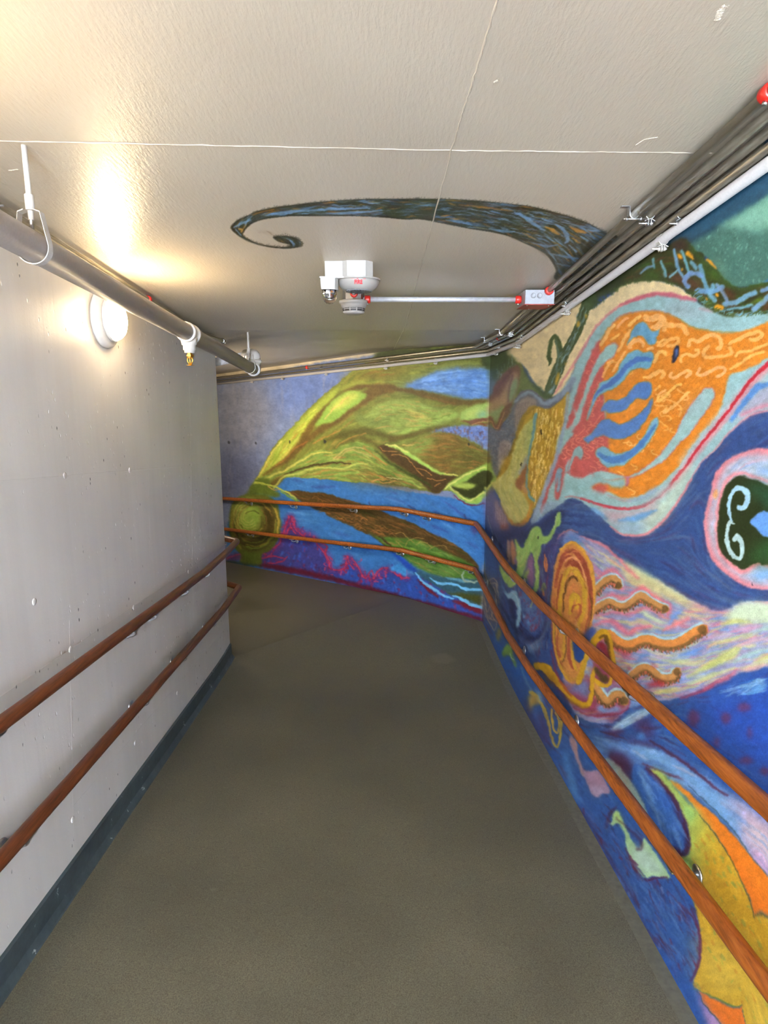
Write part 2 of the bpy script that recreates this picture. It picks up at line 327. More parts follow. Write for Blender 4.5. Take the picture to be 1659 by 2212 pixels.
    st(sea,[('K','-400,1500 0,1450 300,1300 500,1000 650,700 900,450 1300,250 1900,100'),('L','150,60 500,60 800,150 1200,500 1659,760 2600,1150'),('K','200,1500 450,1700 800,1950 1302,2080 1900,2100'),('K','560,900 560,1300 620,1600 850,1850')],
       NAV,1700,60,6,.45,2.2)
    # low blue field
    lowb=f('X',(46,86,156),'1040,1330 1250,1560 1600,1440 1800,1400 1800,2420 1500,2420 1400,2050',1,curve=False)
    st(lowb,[('C','250,600 500,1000 700,1300'),('C','600,1080 1000,1180 1400,1450 1900,1750'),('C','1000,1000 1500,800 2000,700'),('D','300,200 700,800 1200,1800'),('X','1480,1520 1640,1640 1760,1700')],
       [(38,70,140),(62,108,172),(78,98,156),(84,32,62),(52,92,164),(42,78,150),(90,120,170),(70,30,60)],1500,48,5.5,.45,1.8)
    rt=f('X',(38,78,180),'1480,1560 1600,1480 1800,1440 1800,1800 1659,1700',30,.8)
    f('X',(30,88,180),'1060,1345 1100,1400 1150,1470 1090,1440',4,.5)
    f('X',(50,60,30),'1047,690 1250,560 1420,450 1500,390 1520,560 1300,640 1180,720 1060,800',3)
    f('X',(150,140,120),'1070,690 1070,330 1830,330 1830,270 1659,362 1480,485 1250,636 1110,725',2,1,False)
    # ---------------------------------------- top right: teal pool and mossy bough
    f('O',(76,122,112),'560,860 740,700 1100,480 1659,60 2400,-480 2400,1250 1659,1225 1450,1245 1250,1242 1130,1130 1060,990 900,850',1,curve=False)
    f('O',(134,192,172),'1110,568 1300,440 1480,330 1659,205 2400,-300 2400,470 1659,585 1550,625 1450,610 1350,590 1220,570',7)
    f('O',(42,90,118),'700,740 1000,525 1400,262 1659,75 2400,-400 2400,-330 1659,180 1300,420 1110,545 870,705 760,760',7,.95)  # deep blue edge under the pipe: mural blue with the pipe's shadow painted in
    f('O',(28,58,78),'700,720 800,640 920,560 1100,555 850,712 770,765',5,.9)  # navy wedge under the pipe, its cast shadow painted as colour
    f('O',(120,165,145),'1060,960 1110,960 1170,1080 1180,1160 1120,1110',8,.8)
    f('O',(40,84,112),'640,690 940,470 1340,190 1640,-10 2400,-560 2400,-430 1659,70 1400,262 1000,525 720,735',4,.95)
    tp=pts('O','780,780 1100,590 1659,600 1659,1210 1250,1230 1080,1000'); dots(tp,[(110,160,140),(60,100,95),(150,200,180)],160,2.4,.5,1)
    l('O',(40,110,190),[10,26],'1600,1215 1640,1180 1700,1160',3,.8)
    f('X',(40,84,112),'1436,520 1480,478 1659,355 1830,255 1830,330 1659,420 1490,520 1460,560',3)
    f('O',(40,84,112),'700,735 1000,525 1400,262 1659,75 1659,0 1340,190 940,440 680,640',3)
    # creature back colour laid under the bough
    crea=f('B',(152,194,202),'470,690 520,625 590,530 620,450 660,370 720,280 780,210 850,160 930,122 1030,92 1130,92 1260,122 1300,150 1400,170 1659,180 2000,150 2000,760 1659,722 1560,750 1440,850 1380,930 1300,1000 1240,1090 1160,1230 1080,1330 1000,1392 900,1402 840,1382 740,1290 640,1212 590,1202 540,1222 440,1292 370,1342 400,1240 470,1050 520,860 545,700',1.4)
    bough=f('O',(58,66,26),'-60,1300 0,1240 60,1110 210,990 400,850 560,770 700,690 770,780 850,868 930,955 1060,1062 1130,1142 1250,1252 1400,1275 1500,1245 1659,1222 2300,1200 2300,1600 1659,1545 1400,1556 1250,1572 1150,1552 1000,1482 900,1402 820,1312 700,1242 560,1182 400,1162 200,1192 60,1240',2)
    st(bough,[('O','0,1150 300,1000 600,900 900,1150 1100,1420 1659,1440'),('O','700,740 900,960 1150,1220 1659,1280')],[(88,54,28),(40,58,22),(60,92,32),(80,70,26),(46,40,20)],200,30,5,.7,1.5)
    l('O',(54,66,28),[40,60,60,60,50,40],'-40,1230 200,1170 400,1150 560,1170 700,1230 820,1305 900,1395 1000,1470 1150,1545 1250,1562',4)
    l('O',(58,80,30),[40,46,40,40,40,40],'740,740 850,868 930,955 1060,1062 1130,1142 1250,1245 1400,1268 1500,1240 1659,1218 1900,1210',3)
    f('O',(60,34,20),'560,790 700,700 760,790 680,850',6,.9); f('O',(92,56,36),'560,1170 620,1090 800,1160 900,1200 860,1280 720,1230',6,.9)
    f('O',(64,92,30),'240,1140 330,1060 430,1080 420,1150 320,1160',6); f('O',(62,96,30),'880,960 960,1010 1130,1150 1240,1260 1150,1220 960,1100',6); f('O',(58,92,28),'930,1400 1000,1370 1060,1450 1000,1470',5)
    bs=(126,180,222)
    for w,s in ((34,'605,830 625,930 640,1020 700,1130'),(34,'690,850 730,960 770,1090'),(26,'560,1130 620,1080 640,1060'),(30,'460,960 490,1050 510,1120'),(50,'900,1010 920,1090 940,1180 980,1280'),(54,'760,1240 720,1180 770,1110 850,1090 910,1120'),(44,'800,970 850,1030'),
        (60,'870,1290 960,1300 1060,1290 1140,1250'),(50,'1040,1240 1000,1320 1060,1400'),(60,'1170,1440 1300,1420 1400,1360 1510,1310'),(44,'1090,1230 1170,1330 1200,1420'),(60,'1500,1500 1600,1420 1700,1340 1900,1300'),(44,'1590,1290 1660,1260'),(30,'1200,1500 1350,1480 1480,1450'),(26,'230,1090 290,1040 370,1010'),(24,'370,930 380,1030')):
        l('O',(bs[0]+rng.integers(-12,8),bs[1]+rng.integers(-18,6),bs[2]+rng.integers(-12,8)),w,s,2,.88)
    for s in ('730,880 760,842 800,880 825,940 780,915','640,865 680,890 690,935 655,920','960,945 990,932 1040,980 1085,1050 1050,1030','1060,1330 1090,1318 1110,1350 1080,1360','1058,1460 1100,1442 1155,1470 1145,1515 1090,1528 1058,1500','960,1375 990,1380 975,1398','680,1030 710,1050 690,1070'):
        f('O',(236,168,40),s,1.2)
    f('O',(88,52,34),'1150,1260 1250,1290 1300,1370 1230,1380',4,.9); f('O',(86,50,30),'1600,1480 1680,1400 1800,1380 1800,1500 1680,1530',4,.9); f('O',(100,130,30),'1460,1420 1580,1370 1600,1400 1500,1430',3,.9)
    for k in range(130):
        t=rng.random(); e=pts('O','820,1312 900,1402 1000,1482 1150,1555 1300,1570 1500,1552 1659,1545 1800,1560'); e=cr(e,False,8); i=int(t*(len(e)-1)); q=e[i]
        lp(np.array([q+rng.normal(0,2.5,2),q+[7,-5]+rng.normal(0,3,2)]),[(52,82,30),(90,110,60),(120,180,210)][rng.integers(3)],np.full(2,1.7),.8,.8)
    # ------------------------------------------------ cream patch and curling twig
    cream=(240,220,174)
    f('B',cream,'236,360 400,230 610,120 690,170 760,130 860,52 960,22 1080,20 1170,50 1240,95 1262,118 1130,92 1030,95 930,122 850,162 780,212 720,282 660,372 620,452 580,545 500,645 430,612 380,560 330,480 270,450 245,425',1.6)
    for k in range(90):
        e=cr(pts('B','700,170 760,130 860,52 960,20 1080,18 1170,48 1250,100'),False,8); q=e[rng.integers(len(e))]
        lp(np.array([q+rng.normal(0,2,2),q+[-4,-5]+rng.normal(0,2,2)]),(62,84,34),np.full(2,1.7),.8,.9)
    tw=(74,94,58)
    l('H',(58,76,38),[170,150,126,120,120,130,140,150,150,130,70],'620,40 545,150 500,300 430,470 345,640 270,770 205,900 150,1040 95,1180 40,1310 -30,1430',1.5)
    l('H',tw,[110,110,90,84,90,100,110,110,110,90],'560,140 500,300 430,470 345,640 270,770 205,900 150,1040 95,1180 40,1310 -10,1400',2)
    l('H',(66,88,42),[10,60,54,50,60,84,90,60],'48,948 38,850 52,700 88,580 130,555 165,650 190,760 180,900',1.5)
    l('H',(110,140,140),[4,20,22,26,20],'130,600 150,700 170,800 160,950',2,.7); f('H',(58,80,38),'20,830 70,845 82,870 50,950 30,900',1.2)
    tp=cr(pts('H','500,140 580,140 540,300 470,470 390,640 320,780 250,920 200,1050 150,1200 90,1330 0,1440 -20,1380 50,1250 110,1050 150,900 210,760 290,660 360,540 400,380 430,250'),True)
    st(tp,[('H','560,120 500,300 420,480 340,640 260,780 200,900 150,1040 90,1180 0,1340')],[(122,158,178),(60,80,36),(90,120,130),(140,170,180),(52,70,30)],170,20,2.6,.7,1)
    for s in ('430,340 465,350 460,400 430,430 415,380','540,250 565,265 550,310 535,290','150,1070 185,1060 180,1130 150,1210 120,1220 130,1130','255,905 275,910 268,945 250,940'):
        f('H',(206,164,46),s,1.5,.9)
    # lower foot of the twig on the green bank (left of the gold fish)
    f('G',(108,124,62),'400,140 480,212 560,288 640,428 740,530 800,595 830,640 780,640 700,560 620,528 520,540 430,560 300,420 330,300',3)
    f('G',(58,80,34),'660,440 740,500 800,560 880,580 860,625 800,610 720,540',3)
    f('G',(54,74,34),'180,120 380,40 392,160 485,220 440,255 320,320 240,420 185,330 170,200',6); 
    for k in range(50):
        x,y=230+rng.random()*240,120+rng.random()*240
        if y>430-x*.7: l('G',[(120,150,160),(80,120,70),(140,160,150)][rng.integers(3)],7,'%d,%d %d,%d'%(x,y,x+rng.normal(0,12),y+35+rng.random()*40),1.2,.55)
    f('G',(104,112,132),'165,900 300,940 420,720 480,610 540,540 620,520 700,560 760,620 900,590 1050,470 1080,520 900,760 600,740 480,1000 430,1200 280,1440 225,1380 190,1180',3)
    gz=pts('G','180,930 300,960 440,740 470,1050 420,1120 350,1060 290,1130 270,1400 230,1380 195,1200'); dots(gz,[(130,140,155),(80,92,112),(120,110,110)],160,2.4,.5,1)
    # brown shell by the corner
    f('G',(118,80,64),'185,640 215,560 260,440 350,320 470,248 522,280 505,450 445,600 405,760 355,830 300,945 255,935 215,850 190,820 0,890 -40,870 0,840 185,815 200,790 240,850 270,900 300,800 350,700',2)
    f('G',(176,146,112),'200,650 300,560 380,440 450,320 495,330 500,400 470,520 420,640 330,700 290,760 200,790 160,740',4)
    f('G',(142,166,120),'190,760 280,720 340,680 300,820 260,860 210,800',4); f('G',(140,164,122),'430,440 490,380 495,460 450,600 395,650 390,560',3)
    l('G',(110,64,62),[14,18,14],'240,520 300,460 360,380 430,300',4,.8); l('G',(104,60,72),[10,14],'440,360 420,440 400,520 385,640',3,.7)
    l('G',(118,74,52),[16,26,22,20],'20,870 120,840 190,820 230,880 265,915 300,850 340,740 420,680',2,.95); l('G',(184,134,92),[8,12,10],'0,890 190,850 240,910 275,930 310,850 350,760',1.4,.9)
    # blue outline band
    l('G',(136,156,186),[30,44,40,40,52,60],'468,640 540,570 620,545 700,585 780,662 880,625 1000,540 1100,400',3)
    l('G',(106,96,120),[14,14],'470,620 540,545 620,522 700,560 790,630',2,.8)
    f('G',(158,144,138),'458,725 520,630 600,588 680,612 692,690 600,750 545,830 490,985 470,1050 466,860',2)
    for x in range(475,690,22): l('G',(112,100,112),6,'%d,%d %d,%d'%(x,640+abs(x-600)*.35,x-8,760+(690-x)*.7),1,.7)
    f('G',(156,146,148),'278,1300 288,1130 350,1058 425,1112 395,1210 330,1320 290,1400',2)
    for x in range(295,410,20): l('G',(116,104,112),5,'%d,%d %d,%d'%(x,1110,x-6,1260),1,.7)
    # gold fish
    gold=f('G',(190,150,44),'610,720 660,690 720,700 800,722 900,680 980,610 1048,535 1035,700 1005,850 965,1020 905,1220 845,1430 785,1600 705,1750 625,1900 565,1982 470,2004 395,1945 335,1850 300,1700 260,1500 270,1460 350,1350 430,1180 480,1000 540,830',1.8)
    st(gold,[('G','1000,600 940,1000 840,1400 620,1880'),('G','720,720 680,1100 620,1700')],[(168,120,34),(205,168,60),(140,116,36),(215,150,50)],140,22,3,.6,1.2)
    for k in range(210):
        x=640+rng.random()*360; y=690+rng.random()*1050
        q=np.array([x,y])/5.027+[1020-CX0,740-CY0]
        if inside(gold,q): lp(np.array([q,q+[-.8+rng.normal(0,.4),6+4*rng.random()],q+[-2,12+5*rng.random()]]),[(240,208,128),(226,190,96),(246,220,150)][rng.integers(3)],np.array([2.2,1.8,.6]),.8,.8)
    l('G',(222,150,52),[10,30,26,14],'1020,700 960,1000 860,1360 760,1620',3,.7)
    l('G',(148,122,34),[16,40,40,30,14],'690,700 600,760 530,880 480,1040 420,1200 350,1340 280,1450',3,.9)
    f('G',(214,168,52),'330,1290 380,1230 410,1260 350,1380 300,1430',4,.8)
    yg=f('G',(200,196,116),'262,1492 380,1372 440,1200 490,1050 545,930 620,850 690,826 690,900 645,1080 612,1200 560,1330 482,1500 490,1570 560,1662 622,1770 612,1850 540,1932 460,1962 400,1902 330,1792 285,1662 215,1545',1.8)
    st(yg,[('G','620,860 520,1100 440,1400 330,1560'),('G','330,1560 420,1700 500,1900')],[(212,206,140),(170,172,84),(176,190,120),(206,196,110)],150,24,2.6,.55,1)
    f('G',(160,180,110),'600,900 690,826 690,900 640,1100 600,1180 570,1200',6,.7)
    l('G',(110,162,168),[36,30,24,24,26,30],'690,780 668,960 640,1080 618,1220 592,1400 592,1560 622,1660 664,1716',2)
    f('G',(156,164,168),'500,1420 600,1215 595,1320 545,1420',2.5); f('G',(150,96,58),'462,1535 530,1425 592,1318 582,1450 552,1562 522,1602',2); f('G',(196,150,100),'540,1560 570,1530 600,1640 560,1640',2.5)
    l('G',(40,40,40),9,'535,1310 530,1335',1); l('G',(60,50,30),16,'752,950 752,1000',1.2)
    l('G',(216,140,44),[20,34,20],'400,1930 460,1985 560,1975 620,1890',3,.8); l('G',(222,150,56),20,'640,1760 600,1880',2,.8)
    # dark violet under the fish
    f('G',(92,92,140),'120,1790 150,1660 215,1568 255,1640 300,1760 365,1900 420,1985 560,2015 640,1960 620,2060 540,2200 300,2200 200,2050',4)
    f('G',(34,46,94),'150,2000 260,2040 420,2060 560,2040 640,1960 720,1940 900,1800 980,1900 900,2000 700,2100 560,2212 200,2212',8,.85)
    f('G',(148,126,140),'238,1740 270,1720 300,1780 372,1900 395,2010 325,2028 262,1910',3); f('G',(160,90,62),'300,1980 360,1960 400,2020 330,2040',3,.8)
    for x in (250,272,300,325,350): l('G',(186,176,186),6,'%d,%d %d,%d'%(x,1760+(x-250)*1.1,x+8,1900+(x-250)*.9),1,.6)
    l('G',(100,140,190),[8,14,8],'560,2080 640,1980 760,1900',2.5,.6)
    l('V',(160,170,150),[4,8,4],'395,190 430,290 470,420',1.2,.7); l('V',(120,130,160),[6,10],'505,420 520,470 525,520',1.5,.6)
    # ------------------------------------------------ creature: pink zone, orange body
    PK=(196,92,92)
    pink=f('B',PK,'556,835 590,715 630,585 680,450 740,340 775,400 775,480 765,640 775,780 800,900 800,1080 730,1078 690,1062 650,1088 588,1072 578,1030 590,985 560,1020 545,1120 520,1205 498,1185 505,1090 470,1150 438,1272 420,1262 450,1140 490,1030 520,950 600,850',1.8)
    org=f('B',(228,140,44),'745,370 770,300 820,240 880,200 960,188 1070,184 1130,204 1180,230 1240,268 1340,290 1450,300 1560,280 1659,240 2000,140 2000,350 1659,438 1620,462 1540,500 1456,524 1438,562 1410,682 1370,768 1300,838 1240,920 1180,1012 1100,1100 1020,1160 930,1196 860,1196 790,1162 700,1142 740,1110 790,1060 790,1000 795,900 780,800 775,700 760,600 765,500',2)
    l('B',(226,140,150),[10,14,12,16,14,12],'500,625 620,445 720,275 850,155 1030,90 1130,90 1260,122',2.5,.8); l('B',(206,100,122),[6,22,20,26,8],'850,150 940,115 1040,92 1130,94 1265,124',3,.85)
    f('J',(190,170,190),'150,160 400,130 650,200 900,260 700,280 450,240',14,.6); l('J',(200,140,160),[20,34,10],'720,170 830,200 890,230',4,.6); l('J',(205,120,140),26,'460,40 560,50 640,60',4,.7)
    l('B',(206,120,110),[5,8,8,6],'750,360 820,240 880,198 960,186 1075,182 1180,228',1.5,.6); l('B',(170,150,60),[4,7,6,4],'1075,182 1180,226 1240,266 1340,288 1500,296',1.6,.7)
    st(org,[('B','800,320 1000,200 1240,290 1659,300'),('B','900,900 1150,700 1300,500 1659,380'),('B','800,1180 1050,1130 1250,900 1400,700')],[(236,150,60),(214,122,34),(222,140,50),(240,160,76)],420,30,4,.4,1.8)
    # light-blue inlets
    squig(pts('B','800,420 900,400 1000,560 900,540 800,600'),40,[(250,188,112)],4,15.6,2.9,.7)
    squig(pts('B','790,920 1050,800 1040,900 960,980 820,900'),30,[(250,188,112)],7,14.3,2.9,.8)
    squig(pts('B','800,1030 960,1000 1080,900 1200,720 1160,860 1020,1020 860,1085'),45,[(250,188,112)],11,15.6,2.9,.8)
    squig(pts('B','790,1150 900,1140 1020,1110 1200,940 1360,760 1330,840 1180,1010 1020,1150 900,1190'),45,[(250,188,112)],11,16.9,2.9,.8)
    squig(pts('B','1040,620 1300,560 1250,640 1150,780 1060,900 1040,760'),50,[(250,188,112)],8,19.5,3.1,.7)
    LK=(226,132,112)
    squig(pts('B','580,800 700,430 750,360 740,440 620,760'),65,[LK],9,15.6,2.5,.75)
    squig(pts('B','640,800 740,520 760,560 750,680 680,820'),60,[LK],8,14.3,2.5,.75)
    squig(pts('B','560,900 660,800 770,760 780,880 790,1060 600,1060 620,960 540,1050 480,1180 520,960'),45,[LK],23,13.0,2.5,.8)
    GB=(152,192,194); RM=(206,120,124)
    def inlet(fr,col,s,rim=RM,rw=2.2,soft=1.4):
        P=cr(pts(fr,s),True); lp(np.vstack([P,P[:1]]),rim,np.full(len(P)+1,rw*2),1.6,.8); r=polymask(P,soft); comp(r[0],r[1],col,1); return P
    inlet('H',GB,'380,1740 480,1450 560,1220 640,1000 700,880 780,760 860,680 930,650 978,680 960,760 920,830 850,880 780,940 720,1020 660,1120 590,1300 520,1500 440,1760')
    f('I',GB,'300,-100 420,80 470,0 500,-40 440,120 400,260 330,380 250,480 200,640 130,560 200,340 268,295 330,275 400,130',2.5)
    bowl=inlet('B',(156,196,200),'1310,612 1350,600 1368,640 1340,700 1285,770 1230,850 1170,905 1100,985 1030,1030 950,1075 890,1085 800,1060 760,1050 710,1060 700,1100 690,1140 640,1160 560,1160 560,1060 600,1085 650,1092 690,1066 730,1080 790,1096 850,1092 940,1066 1020,1010 1100,930 1150,860 1200,760 1250,680')
    f('I',(150,196,204),'250,960 320,950 440,985 520,1010 600,985 680,905 740,930 830,985 960,1000 1080,980 1090,1080 960,1105 850,1075 720,1045 640,1090 620,1190 700,1240 850,1300 600,1250 420,1200 250,1220 240,1100',3)
    l('I',(186,110,160),[22,36,26],'1120,960 1125,1010 1108,1080',3,.9)
    f('J',(176,176,196),'480,1600 600,1480 700,1420 800,1380 760,1480 640,1600',16,.5)
    f('I',(196,92,92),'640,1110 680,1070 760,1055 840,1085 850,1130 790,1180 700,1160',4)
    inlet('I',(140,180,190),'350,700 370,620 420,550 470,535 500,600 495,680 475,730 440,690 400,670 360,760 320,860 300,900 310,800',PK,1.4)
    inlet('I',(130,165,190),'180,830 215,860 205,1000 190,1120 165,1170 140,1140 145,1040 165,960 160,1040 150,1110 130,1060 120,980 150,880',PK,1)
    # blue patches
    inlet('H',(106,166,206),'1112,668 1150,560 1200,450 1260,380 1320,350 1380,380 1440,460 1490,490 1530,440 1578,402 1535,520 1502,642 1440,668 1390,640 1350,570 1290,540 1220,560 1160,612',(190,150,60),1.2)
    inlet('H',(112,174,208),'560,1700 620,1480 680,1330 760,1190 870,1140 960,1060 1050,900 1130,790 1240,735 1330,770 1440,765 1478,810 1460,920 1390,1000 1300,985 1200,1010 1130,1070 1040,1180 950,1260 840,1300 770,1340 700,1400 640,1520 590,1660',(170,150,80),1.2)
    l('H',(76,122,198),[6,40,64,70,72,74,64],'640,1450 700,1340 780,1258 900,1200 1000,1100 1100,980 1220,885 1320,868 1425,870',1.6)
    b3=(86,132,204)
    inlet('H',b3,'755,1572 800,1490 880,1430 1000,1440 1080,1390 1160,1310 1240,1220 1330,1185 1410,1190 1452,1250 1440,1350 1380,1420 1280,1400 1200,1440 1120,1540 1020,1590 900,1612 820,1580',(130,150,110),1.2)
    inlet('I',b3,'515,430 600,370 680,280 760,190 860,165 930,200 1000,235 1090,220 1200,150 1300,80 1380,0 1460,-120 1440,20 1390,130 1320,240 1220,350 1120,410 1000,440 890,430 800,385 720,395 640,450 580,490 540,470',(130,140,110),1.2)
    inlet('I',(124,184,216),'680,640 700,580 770,550 850,570 900,620 1000,640 1120,610 1230,540 1330,420 1420,260 1480,170 1530,150 1545,220 1500,330 1430,440 1320,580 1200,680 1080,780 960,810 860,818 780,780 720,710',(150,150,100),1.2)
    l('I',(80,136,208),[50,90,96,90,70,50,24],'730,640 820,700 940,722 1080,690 1220,600 1330,480 1430,340 1510,240',1.8)
    # curls
    CL=(252,196,122)
    for w,s in ((70,'1370,290 1450,310 1560,290 1620,330 1560,400 1520,430'),(44,'1630,430 1700,380 1800,400 1880,420 1920,500'),(40,'930,400 860,480 800,600 760,660'),(36,'1120,300 1050,340 980,430'),(40,'1290,280 1220,330 1150,400'),(36,'1150,480 1080,580 1030,690 990,750'),(44,'1160,700 1140,680 1200,620 1270,600 1330,640 1340,680'),(34,'1400,730 1460,710'),(36,'1500,900 1530,800 1590,770 1650,780'),(30,'1540,680 1600,600 1659,600'),(34,'900,600 960,560 1000,520'),(34,'1350,1120 1450,1110 1560,1030 1610,1060 1580,1120'),(30,'1530,1430 1560,1350 1640,1290'),(34,'780,1100 850,950 910,890'),(30,'920,1030 1000,900 1080,770')):
        l('H',(CL[0],CL[1]-rng.integers(0,18),CL[2]-rng.integers(0,20)),w*1.15,s,1.2,.95)
    for w,s in ((52,'220,470 240,380 300,410 420,400 500,440 540,520'),(48,'560,680 600,600 700,620 800,560 920,540 1000,590 1010,680 960,730'),(44,'840,690 770,760 800,840 930,840 1080,820 1160,780 1130,710'),(46,'1130,650 1280,580 1420,520 1520,490 1580,530 1520,580 1420,600'),(40,'130,640 180,680 280,610 380,580 420,620 360,680 280,680'),(36,'90,910 120,820 180,770 250,800'),(36,'450,900 460,830 530,800 620,830 690,800 700,750 660,745'),(40,'320,1060 300,1110 360,1130 440,1080 530,1030 580,1060 530,1120'),(40,'720,1000 680,1080 740,1100 860,1040 980,980 1060,1000 1040,1070 960,1110'),(40,'0,1130 80,1070 180,1030 220,1070 190,1130'),(36,'150,1380 130,1450 200,1420 300,1320 400,1230 450,1220'),(36,'240,1560 220,1610 320,1550 450,1430 560,1330'),(34,'1210,830 1280,770 1420,760 1500,720 1659,660'),(34,'1140,1000 1280,920 1420,830 1600,770'),(40,'0,320 80,280 170,290 130,390 60,430')):
        l('J',(CL[0],CL[1]-rng.integers(0,16),CL[2]-rng.integers(0,24)),w*1.15,s,1.2,.95)
    for s in ('430,1650 470,1550','100,1300 160,1240'): l('J',CL,30,s,1.5,.6)
    l('I',LK,14,'360,520 380,430 450,370 520,310 540,260 500,250',1,.8); l('I',LK,14,'580,290 640,250 700,180 760,100 800,90',1,.8)
    f('J',(38,42,66),'400,680 432,690 430,760 400,850 350,920 325,905 335,820 365,740',1.2); f('J',(88,118,180),'398,715 415,730 405,800 375,850 362,830 372,770',1.6)
    # stripes along the belly
    l('B',(190,205,212),[40,60,60,60],'1659,500 1500,640 1330,840 1200,1000',6,.4)
    l('B',(222,146,156),[30,50,44,40,36,30],'1700,450 1600,535 1460,715 1280,935 1140,1120 1000,1235',5,.8)
    f('J',(172,170,198),'1100,1659 1250,1520 1450,1320 1659,1180 2200,900 2200,1450 1659,1540 1450,1600 1300,1700',10,.85)
    l('J',(88,144,214),[40,90,80,50],'1900,1080 1659,1215 1510,1260 1400,1385 1280,1535 1150,1720',3)
    l('J',(224,130,150),[20,50,40],'1900,1460 1659,1500 1480,1560 1300,1640',6,.8)
    l('B',(198,44,62),[22,18,16,14,16,18,14,8],'1760,390 1659,470 1600,522 1540,592 1460,702 1380,802 1280,922 1220,1012 1140,1112 1060,1190 980,1238 880,1256 800,1246 720,1226 640,1200',1.6)
    f('B',(196,214,196),'1000,1270 1100,1200 1200,1060 1260,1020 1180,1180 1090,1310 1000,1380 960,1330',9,.9)
    f('B',(214,164,180),'740,1260 860,1275 980,1262 1060,1215 1010,1290 900,1310 820,1330',8,.8)
    l('B',(100,162,222),[12,34,30,10],'850,1320 930,1310 990,1290 1050,1265',4,.9); f('B',(156,182,214),'820,1340 940,1340 1010,1330 960,1380 880,1385',7,.8); l('B',(90,150,215),[10,26,8],'700,1255 740,1280 780,1310',5,.8)
    l('B',(234,136,146),[6,14,16,14,10],'800,1350 850,1388 910,1402 1000,1390 1080,1330 1160,1230 1240,1095',2.5,.85)
    l('B',(226,150,160),[6,10,10],'1240,1090 1300,1000 1380,925 1440,850 1560,750 1660,722',2.5,.8)
    l('B',(206,112,122),[6,10,8],'560,1190 640,1196 700,1222 780,1250',2,.7); l('I',(200,130,140),[20,30],'850,1220 1000,1270 1150,1290',4,.6); l('I',(150,170,205),[30,60],'1150,1290 1350,1240 1500,1130',7,.8)
    f('I',(160,200,205),'700,1260 900,1290 1150,1330 1350,1300 1560,1150 1700,1000 1700,1100 1500,1280 1250,1370 950,1350',4,.9)
    # violet-blue fringe along the gold fish
    l('B',(148,172,204),[10,20,26,20],'570,640 545,830 500,1000 440,1160 380,1320',3,.9); f('B',(150,176,206),'370,1342 440,1230 520,1215 560,1200 545,1222 440,1295',4,.8)
    # ------------------------------------------------ big eye-hole
    f('K',(228,132,142),'1302,448 1180,448 1050,480 900,540 800,620 720,740 680,900 640,1060 608,1200 608,1350 638,1500 690,1650 790,1762 900,1852 1040,1932 1180,1972 1302,1978 1900,1960 1900,520 1500,460',1.8)
    ey=f('K',(168,186,212),'1302,520 1180,510 1060,530 920,590 840,660 780,760 730,900 690,1060 660,1200 656,1340 690,1480 740,1620 830,1720 940,1810 1060,1880 1200,1930 1302,1935 1900,1900 1900,600 1500,540',7)
    st(ey,[('K','1500,500 1100,510 850,650 720,900 640,1250 700,1600 900,1830 1302,1960')],[(196,206,216),(130,165,220),(220,160,180),(180,180,214),(205,215,220)],330,34,5,.5,2)
    f('K',(96,150,220),'1150,610 1250,660 1400,700 1302,740 1200,690',8,.8); f('K',(100,160,225),'1130,1830 1180,1790 1302,1770 1500,1780 1500,1860 1302,1860 1180,1880',8,.9)
    l('K',(238,140,150),[20,44,50,60,60],'1340,820 1150,755 1000,715 880,770 810,900 775,1050 752,1250 760,1450 800,1590 950,1740 1050,1775 1200,1680 1310,1700',5,.9)
    f('K',(36,48,18),'985,738 1100,768 1200,800 1302,850 1900,980 1900,1600 1302,1710 1210,1680 1100,1732 1040,1762 960,1732 880,1662 800,1582 760,1450 753,1300 770,1130 800,980 840,860 920,780',1.4)
    f('K',(36,88,66),'1060,800 1200,830 1302,870 1900,1000 1900,1100 1302,1090 1200,960 1100,900',12,.8); f('K',(40,84,44),'1100,1620 1220,1480 1350,1420 1900,1450 1900,1600 1302,1700 1180,1680 1080,1720',12,.85)
    WB=(162,206,236)
    l('K',WB,[56,64,66,64,56,44,38,34,24],'985,1085 1035,1090 1075,1030 1080,950 1040,890 985,876 930,905 893,980 876,1080 885,1170 905,1235',1.2)
    l('K',(176,208,214),[14,40,40,44,46,40,44,54,60,50],'932,1264 882,1245 862,1330 858,1440 888,1560 955,1630 1005,1640 1022,1560 1010,1460 970,1408 938,1430',1.2)
    f('K',(98,152,228),'1108,1246 1180,1160 1250,1122 1302,1130 1600,1150 1600,1420 1302,1402 1230,1380 1170,1310',1.2)
    f('K',(226,166,110),'700,950 720,905 745,890 760,940 745,985 715,995',1.8); l('K',(30,30,50),10,'1136,1910 1136,1930',.9)
    # ------------------------------------------------ comet with caterpillars
    com=f("L",(142,148,194),'330,60 420,40 500,90 620,130 740,170 830,240 900,310 1000,385 1200,500 1400,620 1659,765 1850,870 2010,950 2150,995 2270,975 2400,900 2530,880 2659,890 3000,930 3000,1640 2659,1665 2500,1705 2300,1775 2100,1850 1950,1935 1800,1990 1600,2060 1430,2070 1100,2150 900,2330 640,2320 480,2240 380,2080 300,1750 250,1400 300,700 300,300',1.8)
    st(com,[('L','650,300 900,480 1300,700 1659,900'),('L','700,900 1000,900 1300,850 1659,1000 2200,1000 2900,950'),('L','700,1200 1200,1400 1659,1450 2200,1300 2900,1150'),('L','800,1900 1300,1850 1800,1800 2400,1600 2900,1500')],
       [(206,128,160),(120,146,208),(176,160,196),(104,150,212),(196,204,150),(222,136,142),(150,184,208),(204,206,130)],1100,44,5.5,.55,1.8)
    l('L',(232,128,140),[10,26,34,30,14],'520,100 700,165 830,235 920,320 1010,400',3,.85)
